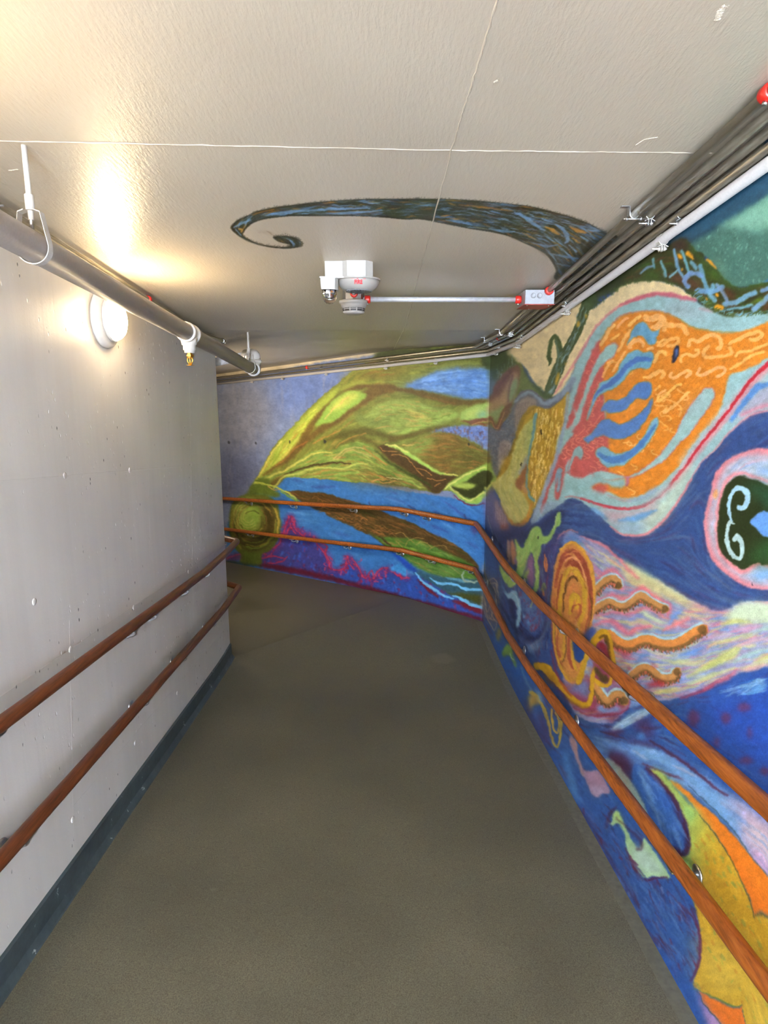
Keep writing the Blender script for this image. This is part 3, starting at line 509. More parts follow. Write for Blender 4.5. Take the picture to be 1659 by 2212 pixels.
    f('L',(206,222,178),'1005,385 1100,425 1300,535 1500,665 1659,762 1800,860 1659,840 1400,700 1200,600 1050,480',5)
    f('N',(208,200,142),'-100,-70 180,35 350,115 500,205 650,285 800,365 950,430 830,420 650,380 450,290 200,190 0,110',6,.9)
    f('N',(198,218,192),'1150,480 1250,400 1330,350 1430,330 1560,335 1659,350 2200,400 2200,600 1659,590 1400,572 1200,560',5)
    f('N',(224,130,140),'700,330 900,400 1050,440 1180,430 1150,470 1020,470 850,430',6,.8)
    YG=(192,202,118)
    for w,s,c in ((70,'700,1230 900,1120 1100,990 1320,850',YG),(90,'900,1130 1100,1040 1250,960 1320,880',YG),(60,'1100,600 1280,560 1450,580',YG),(50,'950,860 1150,800 1300,760 1450,720',(206,206,130)),(60,'400,1030 600,1060 800,1060 900,1020',(190,205,150)),(56,'700,1330 900,1250 1100,1180 1250,1130',(200,208,140)),(44,'300,1420 420,1400 560,1380',(206,208,120)),(56,'100,420 200,480 320,560 440,590',(200,222,176)),(40,'0,600 120,570 260,620 420,660',(206,196,130)),(44,'500,620 640,520 760,500 900,560 950,620',(206,180,150)),(70,'1250,1060 1450,960 1659,900',(160,200,205)),(60,'1450,690 1700,640 2000,640',(165,205,205)),(60,'1500,1060 1659,1000 2000,960',(205,210,130))):
        l('N',c,[w*.3,w,w*.8,w*.3],s,5,.85)
    for w,s,c in ((60,'480,590 540,500 620,440',(104,150,220)),(70,'600,980 760,930 900,900',(96,144,218)),(40,'960,900 1060,860',(96,144,218)),(50,'1090,680 1180,650 1290,620',(96,146,216)),(50,'80,1050 160,980 220,960',(96,144,218)),(60,'700,960 850,960',(100,146,214)),(40,'0,550 60,520 150,500',(120,140,214))):
        l('N',c,[w*.3,w,w*.4],s,5,.85)
    for w,s,c in ((60,'1280,1150 1200,1220 1050,1300 900,1370',(214,100,116)),(34,'1000,1350 850,1410 620,1490',(196,56,70)),(50,'1300,1150 1450,1130 1600,1080',(222,140,150)),(70,'1200,640 1400,660 1560,620',(196,160,195)),(60,'1300,860 1500,800 1700,780',(206,170,180)),(60,'900,760 1050,760 1200,720',(190,170,205))):
        l('N',c,[w*.3,w,w*.5],s,5,.8)
    l('N',(206,170,170),[20,40,30],'1659,1090 1500,1130 1400,1160',4,.7); l('N',(206,212,150),[10,40,40],'1350,1140 1500,1090 1659,1050 2000,1020',5,.8)
    # pink halos
    for w,s in ((60,'690,620 780,570 860,510 930,520 1010,620 1010,740'),(70,'690,900 800,840 900,800 1000,840 1080,850 1180,770 1260,720 1350,790 1480,870 1580,930 1560,1050'),(44,'700,1060 900,1010 1100,1030 1300,960 1500,1050'),(70,'700,1160 800,1120 900,1120 1000,1200 1100,1260 1200,1200 1350,1180'),(60,'900,1330 1000,1420 1100,1500'),(40,'1000,380 1080,480 1200,600')):
        l('L',(228,112,132),[w*.4,w,w*.6],s,5,.8)
    l('N',(232,130,130),[20,60,40],'400,680 550,600 700,540',5,.85); l('N',(226,100,120),[10,50,10],'900,620 930,670 890,740',3,.85)
    l('N',(226,128,136),[10,40,30,20],'0,700 80,660 180,640',5,.8)
    def cat(fr,s,w,c=(200,142,80),red=(228,110,90)):
        P=cr(pts(fr,s),False,8); k=FRM[fr][2]; W=np.full(len(P),w/k); d=np.gradient(P,axis=0); n=np.stack([-d[:,1],d[:,0]],1); n/=np.linalg.norm(n,axis=1)[:,None]+1e-9
        n*=np.sign(n[:,1:2]+1e-9)
        lp(P-n*w/k*.34,(166,206,220),W*.55,1.6,.95); lp(P,c,W*.85,1.6,.95); lp(P+n*w/k*.34,(116,88,50),W*.34,2.4,.85)
        m=len(P)
        for i in range(0,m,1):
            q=P[i]+n[i]*w/k*(.28+.35*rng.random())+rng.normal(0,1,2)
            lp(np.array([q,q+[0,2.2]]),[(88,66,38),(128,100,60),(100,78,46)][rng.integers(3)],np.array([2.6,2]),.9,.85)
        for i in range(1,m,4):
            q=P[i]+n[i]*w/k*(.42+.14*rng.random())
            lp(np.array([q-[0,1.8],q+[0,1.8]]),red,np.array([2.6,1.8]),1.1,.85)
        lp(P[-2:],(92,70,36),W[-2:]*.7,2,.8)
    cat('L','690,760 760,690 830,630 900,610 960,650 975,690',110)
    cat('L','690,990 780,930 870,890 960,930 1060,940 1150,880 1240,815 1330,870 1430,930 1530,975',110)
    f('N',(222,136,60),'60,890 100,720 300,720 420,760 520,740 660,660 790,580 850,620 800,720 650,790 530,900 420,900 300,880 200,830',5,.0)
    cat('L','860,1280 920,1330 1010,1390 1100,1410 1200,1370 1300,1340 1400,1370 1500,1400 1600,1400 1720,1370 1850,1280 1980,1210',150,(222,140,66))
    cat('N','30,1220 120,1150 210,1130 290,1180 360,1235 450,1255 530,1240 570,1170',120)
    cat('M','915,570 960,650 1040,740 1100,730 1160,670 1220,680 1262,740',130)
    f('L',(190,40,56),'900,1400 960,1440 1080,1500 1130,1520 1040,1540 960,1480',4,.7); f('N',(190,36,48),'200,1330 300,1280 400,1290 430,1330 320,1350',4,.8); f('N',(186,36,56),'250,1070 320,1100 340,1130 280,1110',3,.8); f('N',(186,36,60),'-30,1110 10,1120 30,1150 0,1150',3,.8)
    # ------------------------------------------------ area left of the disc
    f('V',(66,54,112),'1000,720 1080,560 1200,440 1300,380 1180,620 1160,900 1140,1200 1020,1100',10,.9)
    l('V',(206,120,120),[8,20,14],'1240,470 1290,400 1380,360 1480,385',2.5,.8); l('V',(110,90,150),[10,24,16],'1180,800 1210,600 1260,470 1330,400',4,.7)
    f('V',(70,120,200),'1300,500 1380,410 1470,420 1560,520 1500,520 1420,480 1330,560',6,.85)
    zz=pts('V','480,430 1180,400 1180,1200 1160,1750 1000,1900 640,1700 520,1200')
    st(zz,[('V','520,450 560,900 640,1400 900,1720'),('V','1100,430 1120,900 1120,1400 1000,1700'),('V','760,1100 860,1500 1000,1560')],[(34,48,104),(92,60,110),(74,108,164),(110,44,80),(40,62,130),(96,120,150)],420,30,3,.5,1)
    zf=pts('V','345,760 420,900 520,980 540,1240 500,1560 430,1480 345,1300')
    # ------------------------------------------------ spiral disc
    disc=f('C',(206,140,76),'588,52 648,88 700,180 719,300 716,420 692,535 672,640 668,720 645,800 610,828 570,812 530,752 500,660 485,560 478,420 484,300 500,180 530,95',1.6)
    R2=(168,80,58); G2=(206,164,50); D2=(112,78,36)
    l('C',(222,166,60),[14,18,20,14,8],'530,95 590,58 648,95 696,190 712,310 705,430 680,540',2,.9)
    for c,w,s in ((R2,30,'525,160 560,110 600,100 645,150 680,240 695,340 690,450 665,560'),(R2,22,'505,300 515,220 540,160 580,130 630,170'),((222,160,110),18,'560,150 600,135 640,185 668,260'),(R2,34,'560,180 590,160 630,200 655,270'),
                  (G2,34,'520,560 525,420 535,300 560,225 600,200 640,250 660,330 655,430 625,510'),(D2,14,'545,430 552,330 575,260 600,240 625,265'),(R2,12,'510,420 520,310 540,230'),((212,136,80),30,'575,420 580,330 600,290 625,320 635,390 620,440'),
                  (D2,10,'690,330 700,400 695,480'),((212,170,50),34,'580,440 590,370 610,345 628,370 618,410'),((190,100,70),14,'625,390 640,400 635,440 615,470'),(R2,12,'590,430 600,400 615,395'),
                  ((150,96,56),12,'690,420 680,520 660,600'),((224,168,110),20,'610,480 620,530 600,590'),(D2,10,'500,450 497,560 510,650 540,740'),(R2,12,'520,520 512,600 530,690 560,760'),(G2,16,'495,420 492,540 505,650 540,750 580,800 620,790 650,730 660,650'),
                  (G2,16,'555,500 550,600 545,680 530,690'),(D2,8,'565,520 560,620 550,690 530,705'),(R2,20,'585,520 575,620 580,700 600,740'),(G2,20,'600,560 595,640 605,720 620,750'),((196,140,60),20,'540,720 580,790 620,800 650,740')):
        l('C',c,[w*.5,w,w*.6],s,1.4,.95)
    st(disc,[('C','530,600 530,300 590,100 680,250 690,480'),('C','520,700 580,800 650,700')],[(228,170,96),(170,110,60),(196,96,76),(214,160,70)],130,26,1.8,.45,1)
    f('C',(36,72,144),'596,585 620,590 664,652 640,702 612,690 600,640',1.4)
    f('C',(40,70,150),'655,560 700,515 720,540 690,590',3,.9)
    # crimson ground and gold ribbons
    f('C',(150,50,76),'400,705 470,740 520,800 560,830 620,830 660,790 700,740 690,650 740,590 790,640 810,740 850,840 900,900 880,960 780,1000 700,990 620,960 560,900',5,.8)
    f('M',(120,132,186),'600,600 720,520 800,490 840,560 840,680 800,700 700,650',5); f('M',(118,128,184),'960,540 1100,540 1180,560 1260,620 1300,700 1200,580 1080,640 1030,690 960,600',5,.9)
    f('M',(116,156,216),'940,800 1000,790 1080,840 1180,800 1200,850 1100,890 980,880',4); f('M',(112,150,214),'1320,700 1420,740 1400,800 1330,830',5,.9); f('M',(120,140,200),'820,270 870,260 890,320 850,350',3); f('M',(150,180,200),'780,360 850,400 870,480 800,410',3,.9)
    cat('M','915,570 960,650 1040,740 1100,730 1160,670 1220,680 1262,740',130)
    GD=(208,162,38)
    l('M',GD,[80,110,80,60,64,70,60,54,50,50],'215,320 320,350 410,450 500,560 580,650 660,730 760,785 830,780 862,700 876,580 880,450 915,370',1.8)
    l('M',(150,110,40),[8,30,26,20],'560,690 640,760 740,810 840,820',3,.8); f('M',(130,92,34),'300,420 380,420 450,500 430,570 360,530',6,.6); f('M',(160,120,40),'330,340 420,400 470,450 400,430',5,.5)
    l('M',GD,[40,60,50,34],'890,480 960,530 1030,560 1080,540 1112,460',1.6); f('M',(74,58,26),'905,360 940,345 1000,420 1060,440 1075,500 1000,520 950,460',2)
    l('M',GD,[60,60,50,40],'720,520 760,380 810,220 850,120 930,30 1000,-20',1.6,.95)
    l('C',GD,[40,34,30,26],'700,620 735,560 770,540 795,580 806,640 818,710',1.6); l('C',(84,64,28),[10,22,10],'740,570 775,565 790,620 800,690',2,.7); f('C',(146,30,50),'735,610 760,595 785,640 800,690 770,650',2.5,.9)
    l('M',(146,36,62),[10,22,22,16],'660,820 780,890 900,920 1060,910 1200,890 1300,840',3.5,.85); l('M',(170,44,66),[8,18,10],'1300,640 1330,720 1300,820',3,.8)
    l('C',(150,36,60),[6,10,10,6],'478,640 500,740 540,830 590,890',2.5,.7); l('V',(150,40,70),[6,14,8],'1165,1400 1180,1700 1240,2000',3,.7)
    # ------------------------------------------------ green beast, splashes
    f('V',(34,42,86),'520,420 620,440 760,460 860,470 900,420 1000,320 820,300 640,330 500,380',8,.7); f('V',(36,40,84),'560,700 640,600 700,780 640,860',8,.8)
    bst=f('V',(150,190,104),'738,465 780,540 822,575 860,500 890,420 940,340 1000,318 1042,350 1062,420 1110,430 1160,380 1200,300 1222,210 1242,148 1278,160 1272,280 1222,340 1182,440 1112,522 1050,540 1030,650 1002,720 1022,850 1022,1000 992,1092 958,1082 976,900 962,760 940,650 920,628 890,700 862,830 800,925 742,1005 702,1052 640,1022 588,932 538,780 570,800 640,890 715,930 758,800 745,700',1.5)
    st(bst,[('V','1000,340 930,550 880,750 700,980'),('V','1000,600 1010,1000'),('V','1260,180 1180,420 1060,500')],[(182,208,130),(120,168,84),(200,200,120),(140,180,110)],140,22,2,.6,.9)
    f('V',(134,96,140),'920,645 945,720 962,900 940,1042 892,982 862,900 885,760',1.8); f('V',(70,80,140),'880,690 850,800 830,900 860,860',2,.8); f('V',(150,190,84),'820,920 860,850 900,830 860,960 840,970',2,.8)
    f('V',(156,134,132),'628,560 655,468 672,550 682,720 650,725',1.6); f('V',(178,126,92),'680,580 705,468 732,570 742,735 700,765',1.6); f('V',(120,90,150),'725,700 760,720 750,780 725,760',2,.9)
    l('V',(30,40,40),14,'1010,440 1010,460',1)
    l('V',(214,128,64),[10,22,26,14],'1090,650 1085,740 1100,850 1115,760 1095,690',1.2,.9); l('V',(100,120,120),[4,8,6],'1075,690 1060,850 1070,980 1100,1060 1120,1180',1.2,.8); l('V',(200,120,64),[8,18,8],'1060,1090 1075,1140 1060,1060',1.2,.9); l('V',(130,160,90),[6,14,6],'1040,1080 1080,1000 1100,1050',1.5,.8)
    f('V',(118,150,60),'1050,1080 1080,1000 1095,1040 1070,1100',2,.6)
    f('V',(24,36,84),'600,1120 690,1190 740,1260 750,1480 850,1600 1000,1620 1080,1500 1112,1340 1120,1480 1080,1640 980,1710 880,1692 760,1580 690,1420 620,1260',5,.92)
    P=f('V',(84,116,172),'800,1120 880,1100 1010,1190 1034,1350 1010,1500 930,1572 870,1520 840,1400 800,1250',5)
    dots(P,[(130,60,100),(100,150,200),(70,70,140)],50,4,.6,1.6); l('V',(140,60,90),[6,14,6],'1030,1300 1020,1480 930,1570',2.5,.7)
    f('V',(132,176,206),'566,1005 640,1112 700,1088 752,1100 792,1200 802,1300 792,1440 770,1512 744,1490 760,1350 740,1240 690,1180 640,1170 600,1090',1.6)
    l('V',(190,205,215),[4,10,8],'690,1110 750,1150 780,1280',1.5,.7); l('V',(70,104,170),[10,30,10],'560,1000 600,1120 640,1250 680,1500',5,.6)
    l('V',(116,130,150),[10,26,30,20],'1130,1360 1110,1520 1040,1660 940,1730',4,.6); f('V',(150,180,200),'860,1700 960,1740 1060,1690 1000,1780 920,1800',6,.8); f('V',(86,96,150),'760,1600 860,1680 820,1800 780,1720',7,.7)
    l('V',(186,200,110),14,'925,1280 950,1180',1.5,.8)
    # zig-zag shell beside the corner
    f('V',(90,88,100),'345,760 420,900 520,980 540,1240 500,1560 430,1480 345,1300 340,1000',6,.8)
    for s in ('360,730 375,850 400,960 480,930 520,1010 540,1240','350,1110 365,1200 390,1320 410,1330 430,1260','345,1150 370,1350 430,1480 490,1560 520,1480','430,1260 470,1400 520,1460','420,1380 450,1430 500,1420','440,1000 500,1000 520,1100','352,900 372,1010 400,1040 440,980','372,1220 385,1300 405,1400 440,1420 470,1330','480,1040 505,1120 515,1300 500,1380','430,1120 455,1180 480,1250 500,1200'):
        l('V',(176,156,134),[6,12,7],s,1.2,.85)
    f('V',(134,126,60),'520,1560 560,1530 570,1600 540,1690 510,1660',2.5,.9); l('V',(60,84,130),[20,40,20],'560,900 560,1200 600,1500',6,.5)
    f('V',(110,150,72),'580,1800 640,1720 690,1760 710,1850 750,1980 730,1995 680,1880 640,1850 600,1880',1.8); l('V',(200,215,210),[6,10,6],'678,1835 690,1880 720,1910',1.2,.9)
    # ------------------------------------------------ low part of the wall
    for w,s,c in ((44,'150,640 230,710 300,830 350,960 372,1080 400,1200 450,1290 482,1240 505,1100 510,960',(186,158,60)),(30,'402,850 398,950 425,1080 460,1130 478,1020 465,930 450,880',(206,166,60))):
        l('M',c,[w,w*.9,w*.6,w*.6,w],s,1.5,.95)
    f('M',(196,160,70),'120,700 170,640 230,700 250,770 180,790 140,870 120,780',4,.9); f('M',(70,110,190),'180,900 230,850 290,900 330,1080 380,1250 300,1150 220,1050',6,.6); f('M',(150,190,215),'210,620 260,650 290,730 250,740',4,.85); l('M',(120,160,190),[8,26,10],'30,330 80,480 150,620',4,.7)
    f('M',(80,30,70),'240,930 280,900 330,1060 380,1280 320,1200',6,.7); f('M',(70,30,60),'60,700 110,780 190,980 330,1260 250,1180 130,950',5,.6)
    f('D',(164,132,160),'385,-10 425,0 445,110 480,190 560,190 605,232 645,335 592,340 572,366 530,340 498,270 455,180',1.8); f('D',(178,140,130),'385,-20 420,-20 445,110 480,200 470,230 430,120',2,.7)
    f('D',(176,160,190),'520,300 600,290 640,330 590,340 570,362 535,340',4,.7)
    f('D',(90,150,210),'345,90 370,80 400,200 440,330 470,400 400,320',5,.8)
    plank=f('M',(152,188,214),'1105,1075 1180,1010 1300,930 1500,838 1600,870 1450,962 1300,1040 1140,1115',3); st(plank,[('M','1110,1090 1500,870')],[(180,210,225),(110,150,195),(140,175,205)],40,30,3,.6,1)
    f('M',(100,20,40),'1060,950 1250,900 1100,1000',5,.8); f('M',(84,28,60),'1380,980 1560,960 1600,1180 1450,1150',9,.6); f('M',(74,24,56),'1000,1110 1200,1090 1280,1100 1150,1160',5,.8); f('M',(92,28,54),'1300,1180 1450,1230 1620,1280 1600,1330 1420,1260',5,.8); f('M',(72,140,214),'1420,1150 1480,1120 1510,1180 1450,1200',4,.9)
    fan=f('C',(96,140,202),'620,1075 760,1120 900,1150 1100,1190 1230,1270 1380,1370 1659,1560 2100,1850 2100,2000 1659,1700 1400,1500 1200,1400 1050,1300 850,1250 700,1200',7,.9)
    st(fan,[('C','620,1090 900,1180 1200,1310 1659,1620')],[(130,170,220),(64,108,186),(110,150,205),(80,120,190)],240,50,6,.5,2.2)
    l('C',(64,104,180),[14,40,50,30],'750,1130 900,1250 1000,1400 1060,1500',7,.7); l('C',(84,128,196),[10,40,40],'900,1180 960,1320 1050,1480',6,.7); l('C',(84,20,48),[10,40,20],'800,1220 850,1270 900,1370',5,.8); l('C',(92,24,48),[6,16,16,10],'980,1260 1100,1310 1250,1360 1360,1420',3,.75)
    for x,y,a,b in ((1530,950,40,26),(1430,1010,30,34),(1255,1010,34,50),(1380,1140,16,30),(1540,1240,40,20),(1640,1300,30,24),(1560,1090,12,40)): f('C',(112,40,74),'%d,%d %d,%d %d,%d %d,%d'%(x-a,y,x,y-b,x+a,y,x,y+b),4,.65)
    st(pts('N','1000,1400 1659,1200 1659,1400 1250,1500'),[('N','1000,1420 1659,1250')],[(110,165,215),(60,130,205),(140,180,220)],60,60,4,.6,1.5)
    cr2=f('D',(164,186,178),'600,140 640,118 700,158 770,248 840,358 885,450 940,560 1150,850 1190,880 1190,930 1100,860 920,600 760,380 670,260',2); f('D',(96,130,160),'600,150 640,170 760,350 880,500 900,580 740,370',4,.85); l('D',(190,170,130),[8,20,8],'700,200 740,260 780,330',4,.6)
    f('D',(70,24,54),'620,80 720,80 800,180 780,240 700,150',7,.85)
    lsw=f('D',(112,160,212),'780,40 900,50 1000,105 1150,188 1300,305 1450,398 1659,540 2200,880 2200,1250 1659,845 1545,740 1420,562 1300,440 1150,290 1050,200 930,130 850,120',4)
    f('D',(208,166,192),'1380,370 1480,400 1659,520 2200,860 2200,1260 1659,840 1560,740 1470,600 1500,520',12,.85); f('D',(205,190,180),'1500,520 1560,530 1659,620 1659,720 1560,640',12,.7); f('D',(206,120,170),'1540,720 1600,740 1700,850 1620,810',8,.7)
    st(lsw,[('D','850,80 1150,220 1659,640')],[(150,185,225),(86,130,200),(200,190,210),(120,165,215)],140,60,6,.45,2)
    l('D',(80,22,52),[8,20,16,12],'900,0 1000,60 1150,160 1330,310 1400,350',3,.8)
    f('D',(228,126,36),'1025,258 1100,286 1200,380 1330,490 1450,622 1550,742 1659,852 2300,1400 2300,2600 1659,1700 1590,1440 1600,1300 1580,1150 1530,980 1460,850 1390,700 1300,570 1220,480 1140,370',1.6)
    f('D',(206,96,30),'1400,700 1480,860 1560,1050 1610,1300 1610,1450 1659,1500 1640,1200 1540,900',8,.45)
    lf=f('D',(202,160,46),'903,192 960,198 1030,268 1110,368 1200,458 1300,578 1400,720 1480,880 1550,1050 1602,1250 1608,1440 1660,1560 1540,1640 1480,1702 1400,1692 1300,1642 1200,1592 1178,1545 1220,1440 1232,1300 1212,1150 1170,1000 1080,800 1000,650 1130,740 1160,640 1110,450 1050,350 980,270',1.6)
    f('D',(156,208,124),'903,192 960,198 1030,268 1110,368 1170,430 1210,470 1160,560 1190,640 1170,760 1200,900 1160,880 1090,760 1130,740 1160,640 1110,450 1050,350 980,270',6)
    f('D',(150,200,112),'930,190 1040,280 1130,390 1220,480 1250,560 1200,640 1230,760 1210,900 1180,860 1165,640 1110,450',12,.75)
    f('D',(186,190,80),'1180,470 1280,580 1300,700 1200,760 1180,640',14,.6); f('D',(206,178,80),'1200,1250 1400,1300 1560,1500 1460,1660 1250,1580',20,.6)
    dots(lf,[(150,170,70),(190,130,40),(218,180,70),(130,150,80)],130,4,.5,1.6,(1,2)); l('D',(80,120,70),[6,12,8],'1185,1590 1300,1640 1400,1690 1480,1705 1545,1640',2,.8)
    l('D',(52,60,40),[4,7,6,5],'1220,480 1300,575 1395,710 1470,860 1545,1040 1600,1250 1605,1440',1.4,.7); l('D',(40,70,80),[4,8,6],'1150,290 1300,430 1420,555 1550,740 1659,855',1.6,.7)
    f('D',(222,116,42),'1212,1608 1300,1652 1400,1702 1480,1714 1545,1650 1659,1790 2300,2500 1500,2100 1400,1900 1320,1770 1250,1690',1.6)
    f('D',(190,146,194),'1195,1590 1250,1690 1320,1770 1420,1900 1560,2150 1450,2200 1330,1980 1240,1760',5); l('D',(40,60,60),[5,8,6],'1205,1605 1250,1690 1320,1770 1400,1880',1.5,.8)
    pet=f('D',(52,102,186),'800,150 900,195 985,290 1080,420 1140,560 1152,700 1112,738 1040,692 960,622 900,500 850,350 790,250',2.5)
    l('D',(72,22,52),[20,40,34,40,20],'880,180 980,280 1070,420 1130,570 1140,690 1100,725 1030,680 950,610',4,.85); st(pet,[('D','830,180 980,400 1080,650')],[(80,130,205),(44,88,170),(110,150,205)],70,50,6,.5,2); l('D',(120,165,215),[8,26,10],'830,170 880,300 930,400',5,.7)
    P=f('D',(166,204,152),'622,512 650,528 668,470 690,446 722,498 742,550 772,610 802,662 832,692 858,640 880,640 1000,820 1030,880 930,868 862,882 820,842 780,770 750,680 738,600 700,530 662,545',1.6)
    f('D',(178,206,196),'780,700 860,680 960,780 990,850 900,850 830,820',8,.85); f('D',(180,214,120),'665,480 690,450 720,500 740,560 700,520',4,.8)
    l('D',(70,22,54),[6,20,14],'690,500 760,560 840,640 850,690 820,692',4,.6); l('D',(80,20,60),[6,14,16,8],'745,690 790,790 850,890 950,880 1010,875',2.5,.8); l('D',(76,24,56),[6,18,10],'620,560 640,480 680,430',4,.6)
    bl=pts('D','420,380 640,600 900,880 1020,900 1200,1150 1220,1400 1180,1600 900,1250 600,800'); dots(bl,[(112,32,66),(120,140,190),(84,40,90)],36,4,.6,1.4,(1,2)); st(bl,[('D','500,500 800,950 1180,1560')],[(64,108,172),(46,82,150),(90,126,180),(84,30,62)],190,42,5,.45,1.6)
    l('D',(96,24,64),[8,16,16,10],'1170,1080 1222,1250 1215,1420 1165,1540',3,.85); f('D',(40,86,170),'900,1300 1180,1560 1290,1816 1400,2100 1250,2000 1100,1700',8,.5)
    l('D',(60,16,50),[6,12,10],'440,420 540,570 640,740 760,950 830,1050',4,.6)
    # worn paint along the floor edge of the near wall
    return finish(CV)
def paint_vine():
    global CV
    CV=new_canvas((0,0,0))
    P=cr(np.vstack([pts('T','650,405 640,425 560,440 490,440 400,432 300,412 220,385 150,350 105,315 72,282 80,250 130,205 220,165 300,130 430,103 600,80 760,62 900,50 1100,38 1300,34 1584,32'),
        pts('U','0,108 200,110 400,118 560,130 760,150 950,175 1150,225 1300,270 1420,318 1530,378 1560,400 1640,420 1700,600 1400,820 1200,800 1122,758 1135,700 1110,640 1060,570 980,520 860,465 760,420 620,385 460,360 300,330 100,290 0,275'),
        pts('T','1500,205 1300,188 1100,178 900,176 700,176 560,178 430,190 320,208 240,240 190,285 170,330 230,372 330,408 430,422 520,425 550,410 520,400 460,385 415,350 460,335 540,338 610,355 640,380')]),True)
    M=np.zeros((CH,CW),np.float32)
    # hairy bristles at the edge
    m,box=polymask(P,.8); M[box[0]:box[1],box[2]:box[3]]=m
    CV[:]=np.array((48,52,28))/255
    g=[('T','130,280 300,160 600,120 1000,90 1584,90'),('U','0,190 400,210 800,300 1150,420 1350,640'),('U','600,170 1000,230 1350,330 1550,420'),('U','300,310 700,390 1000,500 1250,760'),('T','420,350 560,370 620,400 500,430 250,380 110,300')]
    st(P,g,[(112,160,208),(90,130,180),(70,100,130),(120,160,200)],520,34,3.6,.7,1.2)
    st(P,g,[(60,44,26),(40,52,24),(52,60,30),(70,46,30)],330,36,3.4,.75,1.2)
    st(P,g,[(176,120,44),(150,120,44),(110,100,50)],110,26,3,.75,1.2)
    for c,w,s in (((206,140,44),30,'1050,340 1110,370 1160,400'),((206,140,44),34,'1250,340 1310,370 1380,385'),((196,130,44),24,'1270,430 1330,470'),((112,158,206),40,'1130,320 1200,370 1230,440 1210,470'),((112,160,208),36,'800,220 880,260 950,310 1040,370'),((112,158,206),46,'1240,490 1300,540'),((110,156,200),50,'1340,420 1390,450'),((180,120,40),16,'340,160 500,175 620,190 780,210'),((108,156,206),26,'240,285 350,300 450,325'),((110,160,208),26,'590,355 700,375 800,380'),((96,140,190),24,'940,470 1050,495 1150,490'),((96,140,190),26,'1100,560 1250,590 1320,600'),((100,140,190),34,'1150,640 1250,660'),((112,158,206),16,'1180,300 1300,330 1400,380 1450,440')):
        l('U',c,[w*.3,w,w*.4],s,1.8,.85)
    for s in ('700,135 900,120 1200,110','850,155 1050,150 1300,130','420,160 560,140 700,130','90,270 150,240 230,205','110,290 150,330'): l('T',(118,162,210),[8,24,10],s,1.6,.8)
    l('T',(186,140,40),[10,24,8],'140,280 165,290 155,310',1.5,.9); l('T',(170,120,44),10,'250,165 330,140 420,122',1.5,.8)
    # dark rim
    lp(np.vstack([P,P[:1]]),(36,40,20),np.full(len(P)+1,4.0),1.5,.85)
    for i in range(0,len(P)):
        for k in range(2):
            q=P[i]+(P[(i+1)%len(P)]-P[i])*rng.random()
            if q[0]>1310-CX0 : continue
            e=q+rng.normal(0,1.1,2)+[.6,-1.8]
            r=linemask(np.array([q,e]),np.array([1.8,1.0]),.6)
            if r:
                b=r[1]; M[b[0]:b[1],b[2]:b[3]]=np.maximum(M[b[0]:b[1],b[2]:b[3]],r[0]*.85)
                comp(r[0],b,(40,44,22),1)
    C=finish(CV,.5)
    return C,np.clip(M,0,1)
import bpy, bmesh, random
from mathutils import Vector, Matrix
random.seed(3)
SC=bpy.context.scene; COL=SC.collection
XR,XL=.9,-1.112            # faces of the mural wall and of the plain wall
YC,YL=5.07,4.34            # corner of the mural wall, end of the plain wall
YK=3.85; S1=.0885          # ramp ends / landing begins
FZ=-.337; CZ=2.003
U=np.array([-math.sin(math.radians(45)),math.cos(math.radians(45)),0])   # direction of the second passage
NF=np.array([-.70711,-.70711,0])                                          # far wall faces this way
CF=np.array([XR,YC,0]); CL_=np.array([XL,YL,0])
def ceil_z(Y): return CZ+.0832*max(0,3.98-Y)
def floor_z(Y,k=YK):
    w=.10; q=(k-Y)/w
    return FZ+S1*w*(math.log1p(math.exp(q)) if q<30 else q)
def far_floor(t): return FZ-.088*max(0,t-.93)
def far_ceil(t): return CZ-.052*max(0,t-1.0)
